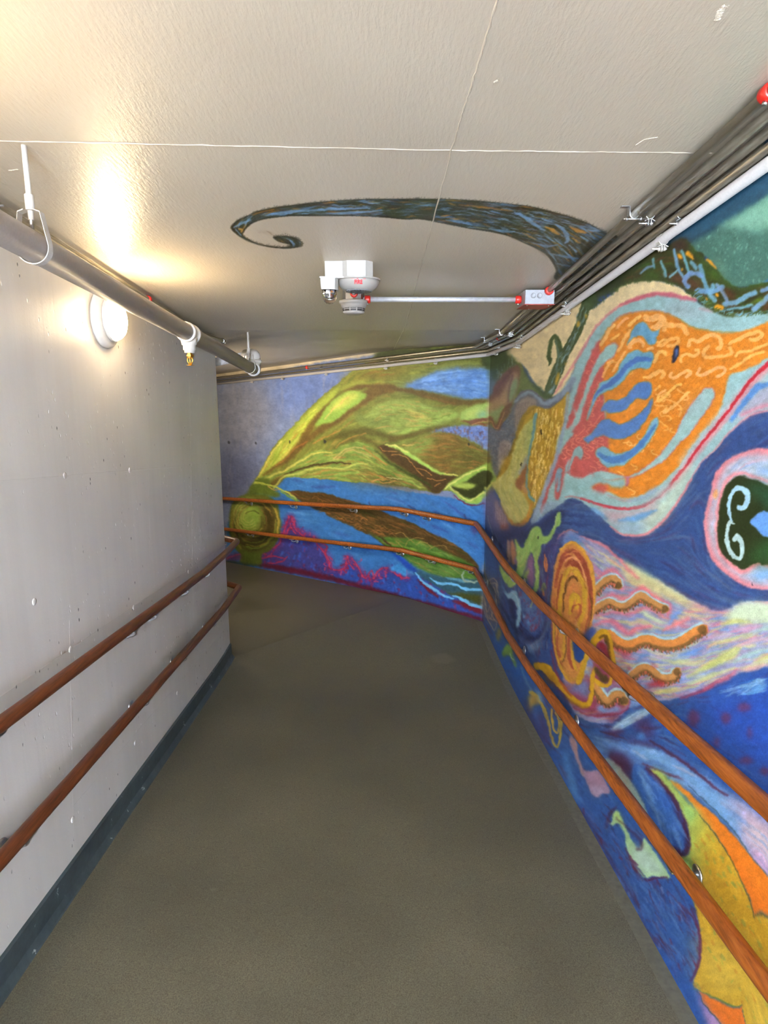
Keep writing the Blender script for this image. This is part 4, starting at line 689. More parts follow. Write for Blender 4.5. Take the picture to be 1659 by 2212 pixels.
# ---------------------------------------------------------------- objects
def link(o,parent=None):
    COL.objects.link(o)
    if parent is not None: o.parent=parent
    return o
def tag(o,label=None,cat=None,group=None,kind=None):
    for k,v in (('label',label),('category',cat),('group',group),('kind',kind)):
        if v: o[k]=v
    return o
def thing(name,loc,label,cat,group=None):
    o=bpy.data.objects.new(name,None); o.location=loc; o.empty_display_size=.05; link(o); return tag(o,label,cat,group)
class MB:
    def __init__(s): s.v=[]; s.f=[]; s.sm=[]
    def add(s,v,f,smooth=True):
        b=len(s.v); s.v+= [tuple(map(float,p)) for p in v]; s.f+=[tuple(i+b for i in q) for q in f]; s.sm+=[smooth]*len(f)
    def box(s,a,b,M=None,bev=0):
        bm=bmesh.new(); bmesh.ops.create_cube(bm,size=1)
        for v in bm.verts: v.co=Vector([(a[i]+b[i])/2+v.co[i]*(b[i]-a[i]) for i in range(3)])
        if bev: bmesh.ops.bevel(bm,geom=bm.edges[:],offset=bev,segments=3,affect='EDGES',profile=.5)
        if M is not None: bmesh.ops.transform(bm,matrix=M,verts=bm.verts)
        bm.verts.index_update(); s.add([v.co for v in bm.verts],[[v.index for v in f.verts] for f in bm.faces],False); bm.free()
    def tube(s,P,r,n=14,caps=True,closed=False):
        P=[Vector(p) for p in P]; m=len(P); rr=r if hasattr(r,'__len__') else [r]*m
        T=[]
        for i in range(m):
            a=P[(i-1)%m] if (closed or i>0) else P[0]; b=P[(i+1)%m] if (closed or i<m-1) else P[-1]; T.append((b-a).normalized())
        x=T[0].orthogonal().normalized(); V=[]
        if abs(T[0].z)<.9: x=Vector((0,0,1)).cross(T[0]).normalized()
        for i in range(m):
            x=(x-T[i]*x.dot(T[i])).normalized(); y=T[i].cross(x)
            for k in range(n):
                a=2*math.pi*k/n; V.append(P[i]+(x*math.cos(a)+y*math.sin(a))*rr[i])
        Fc=[]
        for i in range(m if closed else m-1):
            j=(i+1)%m
            for k in range(n): Fc.append((i*n+k,i*n+(k+1)%n,j*n+(k+1)%n,j*n+k))
        s.add(V,Fc)
        if caps and not closed:
            s.f.append(tuple(len(s.v)-m*n+k for k in range(n))[::-1]); s.sm.append(False); s.f.append(tuple(len(s.v)-n+k for k in range(n))); s.sm.append(False)
    def lathe(s,prof,o=(0,0,0),ax=(0,0,1),n=32,smooth=True):
        """profile (radius, height) turned round axis ax at o"""
        q=Vector((0,0,1)).rotation_difference(Vector(ax)); o=Vector(o); V=[];Fc=[]
        for r,h in prof:
            for k in range(n):
                a=2*math.pi*k/n; V.append(o+q@Vector((r*math.cos(a),r*math.sin(a),h)))
        for i in range(len(prof)-1):
            for k in range(n): Fc.append((i*n+k,i*n+(k+1)%n,(i+1)*n+(k+1)%n,(i+1)*n+k))
        s.add(V,Fc,smooth)
        if prof[0][0]>1e-4: s.f.append(tuple(len(s.v)-len(prof)*n+k for k in range(n))[::-1]); s.sm.append(False)
        if prof[-1][0]>1e-4: s.f.append(tuple(len(s.v)-n+k for k in range(n))); s.sm.append(False)
    def build(s,name,mat,parent=None,origin=None):
        me=bpy.data.meshes.new(name); off=np.array(parent.location[:] if parent is not None and origin is None else (origin if origin is not None else (0,0,0)))
        if parent is not None and parent.parent is not None and origin is None: off=off+np.array(parent.parent.location[:])
        me.from_pydata([tuple(np.array(v)-off) for v in s.v],[],s.f); me.polygons.foreach_set('use_smooth',s.sm)
        bm=bmesh.new(); bm.from_mesh(me); bmesh.ops.recalc_face_normals(bm,faces=bm.faces); bm.to_mesh(me); bm.free()
        me.materials.append(mat); me.update()
        o=bpy.data.objects.new(name,me); link(o,parent)
        if parent is None and origin is not None: o.location=origin
        return o
def fillet(P,r,n=6):
    """round the inner corners of a polyline"""
    P=[np.array(p,float) for p in P]; out=[P[0]]
    for a,b,c in zip(P[:-2],P[1:-1],P[2:]):
        d1=(a-b);d2=(c-b);l1=np.linalg.norm(d1);l2=np.linalg.norm(d2);d1/=l1;d2/=l2
        ang=math.acos(max(-1,min(1,d1@d2)))
        if ang>3.05: out.append(b); continue
        k=min(r/math.tan(ang/2),l1*.45,l2*.45)
        for i in range(n+1):
            t=i/n; p=b+d1*k*(1-t)**2+d2*k*t**2; out.append(p)
    out.append(P[-1]); return out
# ---------------------------------------------------------------- materials
def s2l(c):
    c=np.asarray(c,float); c=c/255 if c.max()>1.001 else c
    return np.where(c<=.04045,c/12.92,((c+.055)/1.055)**2.4)
class NT:
    def __init__(s,name):
        s.m=bpy.data.materials.new(name); s.m.use_nodes=True; s.t=s.m.node_tree; s.t.nodes.clear()
        s.out=s.n('ShaderNodeOutputMaterial'); s.b=s.n('ShaderNodeBsdfPrincipled'); s.l(s.b,'BSDF',s.out,'Surface')
    def n(s,typ,**kw):
        o=s.t.nodes.new(typ)
        for k,v in kw.items():
            if k in o.inputs.keys(): o.inputs[k].default_value=v
            else: setattr(o,k,v)
        return o
    def l(s,a,ao,b,bi): s.t.links.new(a.outputs[ao],b.inputs[bi])
    def coord(s,scale=(1,1,1),src='Object'):
        t=s.n('ShaderNodeTexCoord'); m=s.n('ShaderNodeMapping'); m.inputs['Scale'].default_value=scale; s.l(t,src,m,'Vector'); return m
    def noise(s,co,scale,detail=3,rough=.55):
        o=s.n('ShaderNodeTexNoise'); o.inputs['Scale'].default_value=scale; o.inputs['Detail'].default_value=detail; o.inputs['Roughness'].default_value=rough; s.l(co,'Vector',o,'Vector'); return o
    def ramp(s,src,so,pts):
        r=s.n('ShaderNodeValToRGB'); e=r.color_ramp.elements
        while len(e)<len(pts): e.new(.5)
        for q,(p,c) in zip(e,pts): q.position=p; q.color=(*c,1) if hasattr(c,'__len__') else (c,c,c,1)
        s.l(src,so,r,'Fac'); return r
    def mix(s,a,ao,b,bo,fac=None,fo=None,val=.5,mode='MIX'):
        m=s.n('ShaderNodeMix',data_type='RGBA',blend_type=mode); m.inputs[0].default_value=val
        if fac is not None: s.l(fac,fo,m,0)
        for x,xo,i in ((a,ao,6),(b,bo,7)):
            if isinstance(x,tuple): m.inputs[i].default_value=(*x,1)
            else: s.t.links.new(x.outputs[xo],m.inputs[i])
        return m
    def bump(s,h,ho,strength,dist,prev=None):
        b=s.n('ShaderNodeBump'); b.inputs['Strength'].default_value=strength; b.inputs['Distance'].default_value=dist; s.l(h,ho,b,'Height')
        if prev is not None: s.l(prev,'Normal',b,'Normal')
        return b
def plain(name,col,rough=.5,metal=0,spec=.5,var=.06,bump=0,scale=60):
    t=NT(name); c=s2l(col); co=t.coord(); n=t.noise(co,scale,4)
    r=t.ramp(n,'Fac',[(.3,tuple(c*(1-var*2))),(.7,tuple(np.minimum(1,c*(1+var*2))))]); t.l(r,'Color',t.b,'Base Color')
    t.b.inputs['Roughness'].default_value=rough; t.b.inputs['Metallic'].default_value=metal; t.b.inputs['Specular IOR Level'].default_value=spec
    if bump: b=t.bump(n,'Fac',bump,.001); t.l(b,'Normal',t.b,'Normal')
    return t.m
M={}
M['white']=plain('white_enamel',(190,187,183),.35,var=.02)
M['paint']=plain('pipe_paint',(182,179,180),.5,var=.03,bump=.1,scale=150)
M['zinc']=plain('zinc_plated_steel',(190,192,195),.32,1,var=.08)
M['alarm']=plain('alarm_white',(150,147,143),.4,var=.02)
M['emt']=plain('bright_conduit',(196,200,208),.38,.45,var=.05)
M['brass']=plain('brass',(190,150,70),.3,1,var=.08)
M['red']=plain('red_coupling',(205,38,30),.35,var=.04)
M['darkred']=plain('red_box_cover',(150,52,40),.5,var=.12,scale=30)
M['boxgrey']=plain('box_grey',(146,150,158),.5,.1,var=.05)
M['grille']=plain('speaker_grille',(150,154,160),.55,var=.08,scale=400)
M['dark']=plain('dark_slot',(40,40,42),.6)
M['redink']=plain('red_lettering',(205,40,50),.5,var=.02)
M['chrome']=plain('chrome_reflector',(225,228,232),.06,1,var=.02)
def conduit_mat():
    t=NT('galvanized_conduit'); co=t.coord((30,2.5,30)); n=t.noise(co,4,4,.6)
    r=t.ramp(n,'Fac',[(.25,tuple(s2l((138,132,118)))),(.75,tuple(s2l((184,178,162))))]); t.l(r,'Color',t.b,'Base Color')
    t.b.inputs['Metallic'].default_value=.8; q=t.ramp(n,'Fac',[(.3,.30),(.7,.44)]); t.l(q,'Color',t.b,'Roughness'); return t.m
M['conduit']=conduit_mat()
def wood(name,a,b,c):
    t=NT(name); co=t.coord((60,3,60)); n=t.noise(co,2.2,5,.65); w=t.coord((9,1.2,9)); n2=t.noise(w,1.5,3)
    r=t.ramp(n,'Fac',[(.28,tuple(s2l(a))),(.5,tuple(s2l(b))),(.75,tuple(s2l(c)))])
    k=t.ramp(n2,'Fac',[(.3,.72),(.7,1.08)]); m=t.mix(r,'Color',k,'Color',val=1,mode='MULTIPLY'); t.l(m,2,t.b,'Base Color')
    t.b.inputs['Roughness'].default_value=.42; b_=t.bump(n,'Fac',.25,.0006); t.l(b_,'Normal',t.b,'Normal'); return t.m
M['oak']=wood('orange_stained_oak',(94,46,12),(150,80,25),(182,108,42))
M['oak_shaded']=wood('red_brown_shaded_wood',(62,29,13),(100,50,23),(126,70,34))  # darker copy of the rail wood, shade on the left rails put into its colour
def glow(name,col,strength):
    t=NT(name); t.b.inputs['Base Color'].default_value=(.8,.8,.8,1); t.b.inputs['Emission Color'].default_value=(*col,1); t.b.inputs['Emission Strength'].default_value=strength; return t.m
def clear():
    t=NT('strobe_lens'); t.b.inputs['Base Color'].default_value=(1,1,1,1); t.b.inputs['Transmission Weight'].default_value=1; t.b.inputs['Roughness'].default_value=.03; t.b.inputs['IOR'].default_value=1.3; return t.m
M['lens']=clear()
def wall_mat():
    t=NT('painted_concrete'); co=t.coord()
    big=t.noise(co,1.3,2,.6); r=t.ramp(big,'Fac',[(.3,tuple(s2l((193,189,186))*.97)),(.7,tuple(s2l((206,202,198))))])
    # vertical form-board streaks
    st_=t.coord((7,7,.35)); sn=t.noise(st_,3,3,.6); k=t.ramp(sn,'Fac',[(.35,.97),(.65,1.012)]); c=t.mix(r,'Color',k,'Color',val=1,mode='MULTIPLY')
    vo=t.n('ShaderNodeTexVoronoi'); vo.inputs['Scale'].default_value=38; cv=t.coord((1,1,.55)); t.l(cv,'Vector',vo,'Vector')
    rnd=t.n('ShaderNodeSeparateColor'); t.l(vo,'Color',rnd,'Color')
    sel=t.ramp(rnd,'Red',[(.66,0),(.665,1)]); spot=t.ramp(vo,'Distance',[(.09,1),(.17,0)])
    clump=t.noise(co,3.1,2); cl=t.ramp(clump,'Fac',[(.45,0),(.55,1)])
    p1=t.mix(sel,'Color',spot,'Color',val=1,mode='MULTIPLY'); pit=t.mix(p1,2,cl,'Color',val=1,mode='MULTIPLY')
    dk=t.ramp(rnd,'Green',[(.72,0),(.73,1)]); dpit=t.mix(pit,2,dk,'Color',val=1,mode='MULTIPLY')
    c1=t.mix(c,2,(.70,.69,.68),None,fac=pit,fo=2); c2=t.mix(c1,2,(.07,.07,.07),None,fac=dpit,fo=2); t.l(c2,2,t.b,'Base Color')  # pits lightened by a painted light glint, some of them near black
    t.b.inputs['Roughness'].default_value=.38; t.b.inputs['Specular IOR Level'].default_value=.45
    inv=t.n('ShaderNodeInvert'); t.l(pit,2,inv,'Color'); b1=t.bump(inv,'Color',.8,.003)
    fine=t.noise(co,120,2,.6); b2=t.bump(fine,'Fac',.25,.0012,b1); b3=t.bump(sn,'Fac',.25,.004,b2); t.l(b3,'Normal',t.b,'Normal'); return t.m
M['wall']=wall_mat()
GAIN=.95
def ceil_mat(vine):
    t=NT('painted_ceiling'); co=t.coord(); big=t.noise(co,1.1,2,.6); r=t.ramp(big,'Fac',[(.3,tuple(s2l((180,170,154))*.98)),(.7,tuple(s2l((188,179,163))))])
    
    if vine: at=t.n('ShaderNodeAttribute',attribute_name='paint'); c=t.mix(r,'Color',at,'Color',fac=at,fo='Alpha'); t.l(c,2,t.b,'Base Color')
    else: t.l(r,'Color',t.b,'Base Color')
    t.b.inputs['Roughness'].default_value=.36; t.b.inputs['Specular IOR Level'].default_value=.5
    br=t.coord((42,9,42)); bn=t.noise(br,3,3,.6); fine=t.noise(co,160,1); b1=t.bump(bn,'Fac',.45,.0025); b2=t.bump(fine,'Fac',.3,.001,b1); t.l(b2,'Normal',t.b,'Normal'); return t.m
M['ceil']=ceil_mat(True); M['ceil2']=ceil_mat(False)
def mural_mat():
    t=NT('mural_paint'); at=t.n('ShaderNodeAttribute',attribute_name='paint'); co=t.coord()
    n=t.noise(co,260,2,.7); k=t.ramp(n,'Fac',[(.3,.84),(.7,1.12)]); c=t.mix(at,'Color',k,'Color',val=1,mode='MULTIPLY'); t.l(c,2,t.b,'Base Color')
    t.b.inputs['Roughness'].default_value=.55; t.b.inputs['Specular IOR Level'].default_value=.3
    f2=t.noise(co,90,2,.6); b=t.bump(f2,'Fac',.25,.0012); t.l(b,'Normal',t.b,'Normal'); return t.m
M['mural']=mural_mat()
def floor_mat():
    t=NT('dark_coated_concrete'); co=t.coord(); big=t.noise(co,1.6,3,.6)
    r=t.ramp(big,'Fac',[(.3,tuple(s2l((80,77,65)))),(.5,tuple(s2l((88,85,71)))),(.7,tuple(s2l((97,93,78))))])
    sp=t.noise(co,260,2,.8); k=t.ramp(sp,'Fac',[(.3,.55),(.7,1.5)]); c=t.mix(r,'Color',k,'Color',val=1,mode='MULTIPLY')
    # chalky worn rings and scuffs
    s3=t.noise(co,5.5,3,.7); sc=t.ramp(s3,'Fac',[(.70,0),(.80,.35)]); c2=t.mix(c,2,tuple(s2l((136,128,114))),None,fac=sc,fo='Color')
    def blot(p,rad,soft,amt,src,col):
        tc=t.n('ShaderNodeTexCoord'); d=t.n('ShaderNodeVectorMath',operation='DISTANCE'); t.l(tc,'Object',d,0); d.inputs[1].default_value=p
        nz=t.n('ShaderNodeMath',operation='MULTIPLY_ADD'); t.l(s3,'Fac',nz,0); nz.inputs[1].default_value=rad*.9; nz.inputs[2].default_value=-rad*.45
        ad=t.n('ShaderNodeMath',operation='ADD'); t.l(d,'Value',ad,0); t.l(nz,0,ad,1)
        mr=t.n('ShaderNodeMapRange'); t.l(ad,0,mr,'Value'); mr.inputs['From Min'].default_value=rad; mr.inputs['From Max'].default_value=rad+soft; mr.inputs['To Min'].default_value=amt; mr.inputs['To Max'].default_value=0
        return t.mix(src,2,col,None,fac=mr,fo='Result')
    for q,rad,amt in (((958,1405),.09,.22),((1052,1468),.03,.24),((622,1322),.06,.24),((690,1868),.010,.4)):
        P=on_plane(*q,(0,0,-.27),(0,0,1)); c2=blot(tuple(P),rad,.03,amt,c2,tuple(s2l((140,132,118))))
    t.l(c2,2,t.b,'Base Color'); q=t.ramp(big,'Fac',[(.3,.42),(.7,.56)]); t.l(q,'Color',t.b,'Roughness'); t.b.inputs['Specular IOR Level'].default_value=.35
    b=t.bump(sp,'Fac',.45,.0015); t.l(b,'Normal',t.b,'Normal'); return t.m
M['floor']=floor_mat()
def band_mat():
    t=NT('chipped_grey_green_paint'); co=t.coord(); n=t.noise(co,14,5,.7); r=t.ramp(n,'Fac',[(.3,tuple(s2l((44,54,59)))),(.58,tuple(s2l((60,72,77)))),(.66,tuple(s2l((62,75,80)))),(.69,tuple(s2l((170,174,176))))]); t.l(r,'Color',t.b,'Base Color')
    t.b.inputs['Roughness'].default_value=.5; b=t.bump(n,'Fac',.4,.003); t.l(b,'Normal',t.b,'Normal'); return t.m
M['band']=band_mat()
M['kerb']=plain('worn_floor_edge_paint',(95,93,80),.55,var=.1,bump=.3,scale=45)
# ---------------------------------------------------------------- painted surfaces
def grid_obj(name,V,nu,nv,mat,paint=None,alpha=None):
    """V: (nv,nu,3) points"""
    me=bpy.data.meshes.new(name); n=nu*nv; me.vertices.add(n); me.vertices.foreach_set('co',V.reshape(-1).astype(np.float32))
    i=np.arange(n).reshape(nv,nu); q=np.stack([i[:-1,:-1],i[:-1,1:],i[1:,1:],i[1:,:-1]],-1).reshape(-1,4)
    me.loops.add(q.size); me.loops.foreach_set('vertex_index',q.reshape(-1).astype(np.int32)); me.polygons.add(len(q)); me.polygons.foreach_set('loop_start',np.arange(0,q.size,4,dtype=np.int32)); me.polygons.foreach_set('loop_total',np.full(len(q),4,np.int32))
    me.update(calc_edges=True); me.validate(); me.materials.append(mat)
    if paint is not None:
        a=me.color_attributes.new('paint','FLOAT_COLOR','POINT'); d=np.ones((n,4),np.float32); d[:,:3]=paint.reshape(-1,3)
        if alpha is not None: d[:,3]=alpha.reshape(-1)
        a.data.foreach_set('color',d.reshape(-1))
    o=bpy.data.objects.new(name,me); link(o); return o
def sample(canvas,PX):
    x=np.clip(PX[...,0]-CX0-.5,0,CW-1.01); y=np.clip(PX[...,1]-CY0-.5,0,CH-1.01); x0=x.astype(int);y0=y.astype(int); fx=(x-x0)[...,None];fy=(y-y0)[...,None]
    c=canvas if canvas.ndim==3 else canvas[...,None]
    return (c[y0,x0]*(1-fx)+c[y0,x0+1]*fx)*(1-fy)+(c[y0+1,x0]*(1-fx)+c[y0+1,x0+1]*fx)*fy
def lin(c): return np.where(c<=.04045,c/12.92,((c+.055)/1.055)**2.4)
MUR=paint_walls(); VIN,VM=paint_vine()
STEP=1.8
# mural wall
px=np.arange(1043,1790,STEP); Yd=XR*F/(px-817)/math.cos(PITCH); Yd=Yd[Yd<YC+.02]
Ym=Yd.min(); Ys=np.concatenate([[YC+.01],np.sort(Yd)[::-1],np.linspace(Ym,-3.0,700)[1:]])
nz=1350; zz=np.linspace(-.40,2.62,nz)
Vw=np.empty((nz,len(Ys),3)); Vw[...,0]=XR; Vw[...,1]=Ys[None]; Vw[...,2]=zz[:,None]
Q=Vw.copy(); m=Ys<Ym; k=2*Ym-Ys; Q[...,1]=np.where(m,k,Ys)[None]; Q[...,2]-=np.where(m,2*S1*(Ym-Ys),0)[None]*.8
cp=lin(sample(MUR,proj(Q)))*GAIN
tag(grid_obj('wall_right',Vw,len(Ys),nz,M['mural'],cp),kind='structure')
# far wall
px=np.arange(1046,425,-STEP); ts=[0.0]
Dv=np.array([ray(x,1000) for x in px]); tt=np.array([((C0+d*(((CF-C0)@NF)/(d@NF)))-CF)@U for d in Dv]); ts=np.concatenate([[-.01],tt[(tt>0)&(tt<4.9)],[4.95]])
zz=np.linspace(-.74,2.03,760); Vf=np.empty((len(zz),len(ts),3)); Vf[:]=(CF+np.outer(ts,U))[None]; Vf[...,2]=zz[:,None]
cp=lin(sample(MUR,proj(Vf)))*GAIN
tag(grid_obj('wall_far',Vf,len(ts),len(zz),M['mural'],cp),kind='structure')
# ceiling: ramp, landing, second ramp in one object, the vine painted on the first
ya=np.concatenate([np.linspace(-3,1.75,20)[:-1],np.linspace(1.75,3.45,760),np.linspace(3.45,3.98,8)[1:]]); xa=np.linspace(XL-.01,XR+.01,640)
Vc=np.empty((len(ya),len(xa),3)); Vc[...,0]=xa[None]; Vc[...,1]=ya[:,None]; Vc[...,2]=np.array([ceil_z(y) for y in ya])[:,None]
pp=proj(Vc+[0,0,0]); ok=(ya>1.6)[:,None]
al=sample(VM,pp)[...,0]*ok; cp=lin(sample(VIN,pp))*GAIN
ce=grid_obj('ceiling',Vc[::-1],len(xa),len(ya),M['ceil'],cp[::-1],al[::-1]); tag(ce,kind='structure')
def far_pt(t,off=0,z=0): p=CF+U*t+NF*off; return (p[0],p[1],z)
E2=4.9
wi=CL_+U*(E2-.92)
fk=CF+U*.93
mbc=MB()
mbc.add([(XL,3.98,CZ),(XR,3.98,CZ),(XR,YC,CZ),(*(CF+U*1.0)[:2],CZ),(XL,YL,CZ)],[(0,1,2,3,4)],False)
mbc.add([(XL,YL,CZ),(*(CF+U*1.0)[:2],CZ),far_pt(E2,0,far_ceil(E2)),(wi[0],wi[1],far_ceil(E2))],[(0,1,2,3)],False)
# raised paint seams
def seam(pl,w,h=.0016,jit=.0015):
    P=[]
    for (a,b) in zip(pl[:-1],pl[1:]):
        nn=40
        for i in range(nn): P.append(np.array(a)+(np.array(b)-a)*i/nn)
    P.append(np.array(pl[-1])); V=[];Fc=[]
    for i,p in enumerate(P):
        d=P[min(i+1,len(P)-1)]-P[max(i-1,0)]; d/=np.linalg.norm(d); n=np.array([d[1],-d[0],0]); n/=np.linalg.norm(n); j=random.uniform(-jit,jit); ww=w*random.uniform(.6,1.3)
        for s_,dz in ((-1,.0005),(-.35,-h*random.uniform(.5,1)),(.35,-h*random.uniform(.5,1)),(1,.0005)): V.append(p+n*(s_*ww/2+j)+[0,0,dz])
    for i in range(len(P)-1):
        for k in range(3): Fc.append((i*4+k,i*4+k+1,i*4+k+5,i*4+k+4))
    mbc.add(V,Fc,False)
NC=np.array([0,.0832,1.0]); PC=(0,3.98,CZ)
cp_=lambda *q:[on_plane(x,y,PC,NC) for x,y in q]
seam(cp_((-120,302),(975,325),(1560,331)),.006); seam(cp_((1160,-280),(1075,0),(975,325),(880,690)),.006,.002,.0013); seam(cp_((1374,313),(1392,301),(1421,296)),.004,.0015,.0004); seam(cp_((1548,44),(1556,24),(1570,10)),.012,.002,.0004); seam(cp_((1068,178),(1076,172)),.006); seam(cp_((18,368),(40,366)),.006)
fl_=lambda *q:[on_plane(x,y,(0,0,CZ),(0,0,1)) for x,y in q]
seam(fl_((467,729),(570,733),(740,750),(830,757)),.007); seam(fl_((878,700),(850,757)),.006)
c2=mbc.build('ceiling',M['ceil2'],origin=(0,0,0)); c2.name='ceiling'; tag(c2,kind='structure')
# plain wall and its return round the corner
ml=MB(); zl=[-.42,2.66]
ml.add([(XL,-3,zl[0]),(XL,YL,zl[0]),(XL,YL,zl[1]),(XL,-3,zl[1])],[(0,1,2,3)],False)
ml.add([(XL,YL,-.8),(wi[0],wi[1],-.8),(wi[0],wi[1],zl[1]),(XL,YL,zl[1])],[(0,1,2,3)],False)
# filled tie holes and board joints of the cast wall
for q in ((140,1027),(280,1016),(414,1003),(152,1403),(289,1312),(407,1235),(292,1605),(383,1497),(446,1408),(157,1770),(74,1300)):
    P=on_plane(*q,(XL,0,0),(1,0,0)); m0=len(ml.v); ml.lathe([(.0125,-.001),(.0115,.0012),(.008,.0022),(.001,.0024)],tuple(P),(1,0,0),16)
def ridge(a,b,w,h):
    P=[np.array(a)+(np.array(b)-np.array(a))*i/60 for i in range(61)]; d=np.array(b)-np.array(a); d/=np.linalg.norm(d); n=np.cross(d,[1,0,0]); V=[];Fc=[]
    for p in P:
        j=random.uniform(-.0008,.0008); hh=h*random.uniform(.3,1)
        for s_,o in ((-1,-.0005),(-.3,hh),(.3,hh),(1,-.0005)): V.append(p+n*(s_*w/2+j)+[o,0,0])
    for i in range(60):
        for k in range(3): Fc.append((i*4+k,i*4+k+1,i*4+k+5,i*4+k+4))
    ml.add(V,Fc,True)
W_=lambda *q: on_plane(*q,(XL,0,0),(1,0,0))
ridge(W_(-40,1043),W_(476,1000),.006,.0009); ridge(W_(-40,1532),W_(489,1175),.006,.0008); ridge(W_(160,1740),W_(492,1352),.006,.0008)
ridge(W_(410,820),W_(420,1480),.007,.001); ridge(W_(318,860),W_(330,1560),.005,.0006); ridge(W_(150,1340),W_(160,1830),.006,.0008)
wl=ml.build('wall_left',M['wall'],origin=(0,0,0)); tag(wl,kind='structure')
me_=MB(); a_=np.array(far_pt(E2)); me_.add([(wi[0],wi[1],-.8),(a_[0],a_[1],-.8),(a_[0],a_[1],2.1),(wi[0],wi[1],2.1)],[(0,1,2,3)],False)
tag(me_.build('wall_end',M['wall'],origin=(0,0,0)),kind='structure')
# floor
mf=MB(); V=[];Fc=[]
ys=np.concatenate([np.linspace(-3,3.0,30)[:-1],np.linspace(3.0,4.34,40)]); nx=9
for y in ys:
    for j in range(nx):
        t=j/(nx-1); V.append((XL-.01+(XR-XL+.02)*t,y,floor_z(y,4.1+(YK-4.1)*t)))
for i in range(len(ys)-1):
    for j in range(nx-1): Fc.append((nx*i+j,nx*i+j+1,nx*i+nx+j+1,nx*i+nx+j))
mf.add(V,Fc,True)
mf.add([(XL-.01,4.34,FZ),(XR+.01,4.34,FZ),(XR+.01,YC+.01,FZ),(*(CF+U*.93-NF*.01)[:2],FZ),(*(CL_+NF*-0)[:2],FZ)],[(0,1,2,3,4)],False)
mf.add([(XL,YL,FZ-.0),(*(CF+U*.93-NF*.01)[:2],FZ),far_pt(E2,-.01,far_floor(E2)),(wi[0],wi[1],far_floor(E2))],[(0,1,2,3)],False)
tag(mf.build('floor',M['floor'],origin=(0,0,0)),kind='structure')
# worn strip of floor paint at the foot of the mural
mk=MB(); V=[];Fc=[]
ys=np.concatenate([np.linspace(-3,YK,60),np.linspace(YK,YC-.02,12)[1:]])
for y in ys:
    w=.052+.002*math.sin(y*9)+random.uniform(-.0008,.0008); z=floor_z(y)
    V+=[(XR-w,y,z-.001),(XR-w+.004,y,z+.0015),(XR,y,z+.003)]
for i in range(len(ys)-1):
    for k in (0,1): Fc.append((3*i+k,3*i+k+1,3*i+k+4,3*i+k+3))
mk.add(V,Fc,False); tag(mk.build('trim_1',M['kerb'],origin=(0,0,0)),kind='structure')
# painted skirting of the plain wall
mb=MB(); V=[];Fc=[]
prof=[(0,.112),(.009,.106),(.010,.03),(.022,.004),(.03,-.004)]
line=[(XL,y) for y in np.linspace(-3,YL,40)]
for i,(x,y) in enumerate(line):
    z=floor_z(min(y,4.1),4.1)
    for o_,h in prof: V.append((x+o_,y+(o_*.414 if i==len(line)-1 else 0),z+h))
for s_ in np.linspace(.25,E2-.95,8):
    p=CL_+U*s_; z=far_floor(.93+s_)
    for o_,h in prof: q=p-NF*o_; V.append((q[0],q[1],z+h))
m_=len(prof)
for i in range(len(line)+8-1):
    for k in range(m_-1): Fc.append((i*m_+k,i*m_+k+1,(i+1)*m_+k+1,(i+1)*m_+k))
mb.add(V,Fc,False); tag(mb.build('baseboard_left',M['band'],origin=(0,0,0)),kind='structure')
# ---------------------------------------------------------------- handrails
def interp(P,y): ys=[p[1] for p in P]; zs=[p[2] for p in P]; return float(np.interp(y,ys[::-1],zs[::-1])) if ys[0]>ys[-1] else float(np.interp(y,ys,zs))
def bracket(parent,p,n,r):
    """a bent steel arm from the wall (n points away from the wall) to the underside of the rail at p"""
    p=np.array(p,float); n=np.array(n,float); n[2]=0; n/=np.linalg.norm(n); d=np.array([-n[1],n[0],0]); off=.08
    w=p-n*off; m=MB(); zb=p[2]-.055
    m.lathe([(.026,0),(.026,.004),(.018,.007),(.008,.009)],(w[0],w[1],zb),tuple(n),20)
    a=[(*(w+n*.004)[:2],zb),(*(p-n*.03)[:2],zb),(*p[:2],zb+.012),(*p[:2],p[2]-r+.002)]
    m.tube(fillet(a,.02),.0062,10)
    R=Matrix(((d[0],n[0],0,p[0]),(d[1],n[1],0,p[1]),(0,0,1,p[2]-r-.0015),(0,0,0,1)))
    m.box((-.032,-.012,-.003),(.032,.012,.003),R)
    for sx in (-.022,.022): m.lathe([(.0045,0),(.0045,.002),(.002,.0035)],tuple(p+d*sx+[0,0,-r-.0045]),(0,0,-1),10)
    return m.build('bracket',M['zinc'],parent)
def handrail(P,r,mat,label,brs,end=True):
    o=thing('handrail',tuple(P[0]),label,'handrail','wooden handrails of the passage')
    F_=fillet(P,.035,5); m=MB(); m.tube(F_,r,20); m.build('rail',mat,o)
    for p,n in brs: bracket(o,p,n,r)
    return o
OFF=.08; RR=.0225
Xr=XR-OFF; yc=YC-OFF*math.tan(math.radians(22.5))
def right_rail(zs,far,label,bY,bT):
    P=[(Xr,y,z) for y,z in zs]+[(Xr,yc,zs[-1][1])]
    P+=[far_pt(t,OFF,z) for t,z in far]
    pl=[(p[1],p[2]) for p in P[:len(zs)+1]]
    zr=lambda y: float(np.interp(y,[a for a,_ in pl],[b for _,b in pl])); zf=lambda t: float(np.interp(t,[0]+[a for a,_ in far],[zs[-1][1]]+[b for _,b in far]))
    return handrail(P,RR,M['oak'],label,[((Xr,y,zr(y)),(-1,0,0)) for y in bY]+[(far_pt(t,OFF,zf(t)),NF) for t in bT])
def yat(x,X): return X*F/((x-817)*math.cos(PITCH))
def z_at(x,y,X): return on_plane(x,y,(X,0,0),(1,0,0))[2]
def z_far(x,y):
    P=on_plane(x,y,CF+NF*OFF,NF); return ((P-CF)@U,P[2])
ru=[(-2.6,1.09),(1.146,.768),(1.721,.703),(2.226,.646),(2.941,.574),(3.76,.524)]
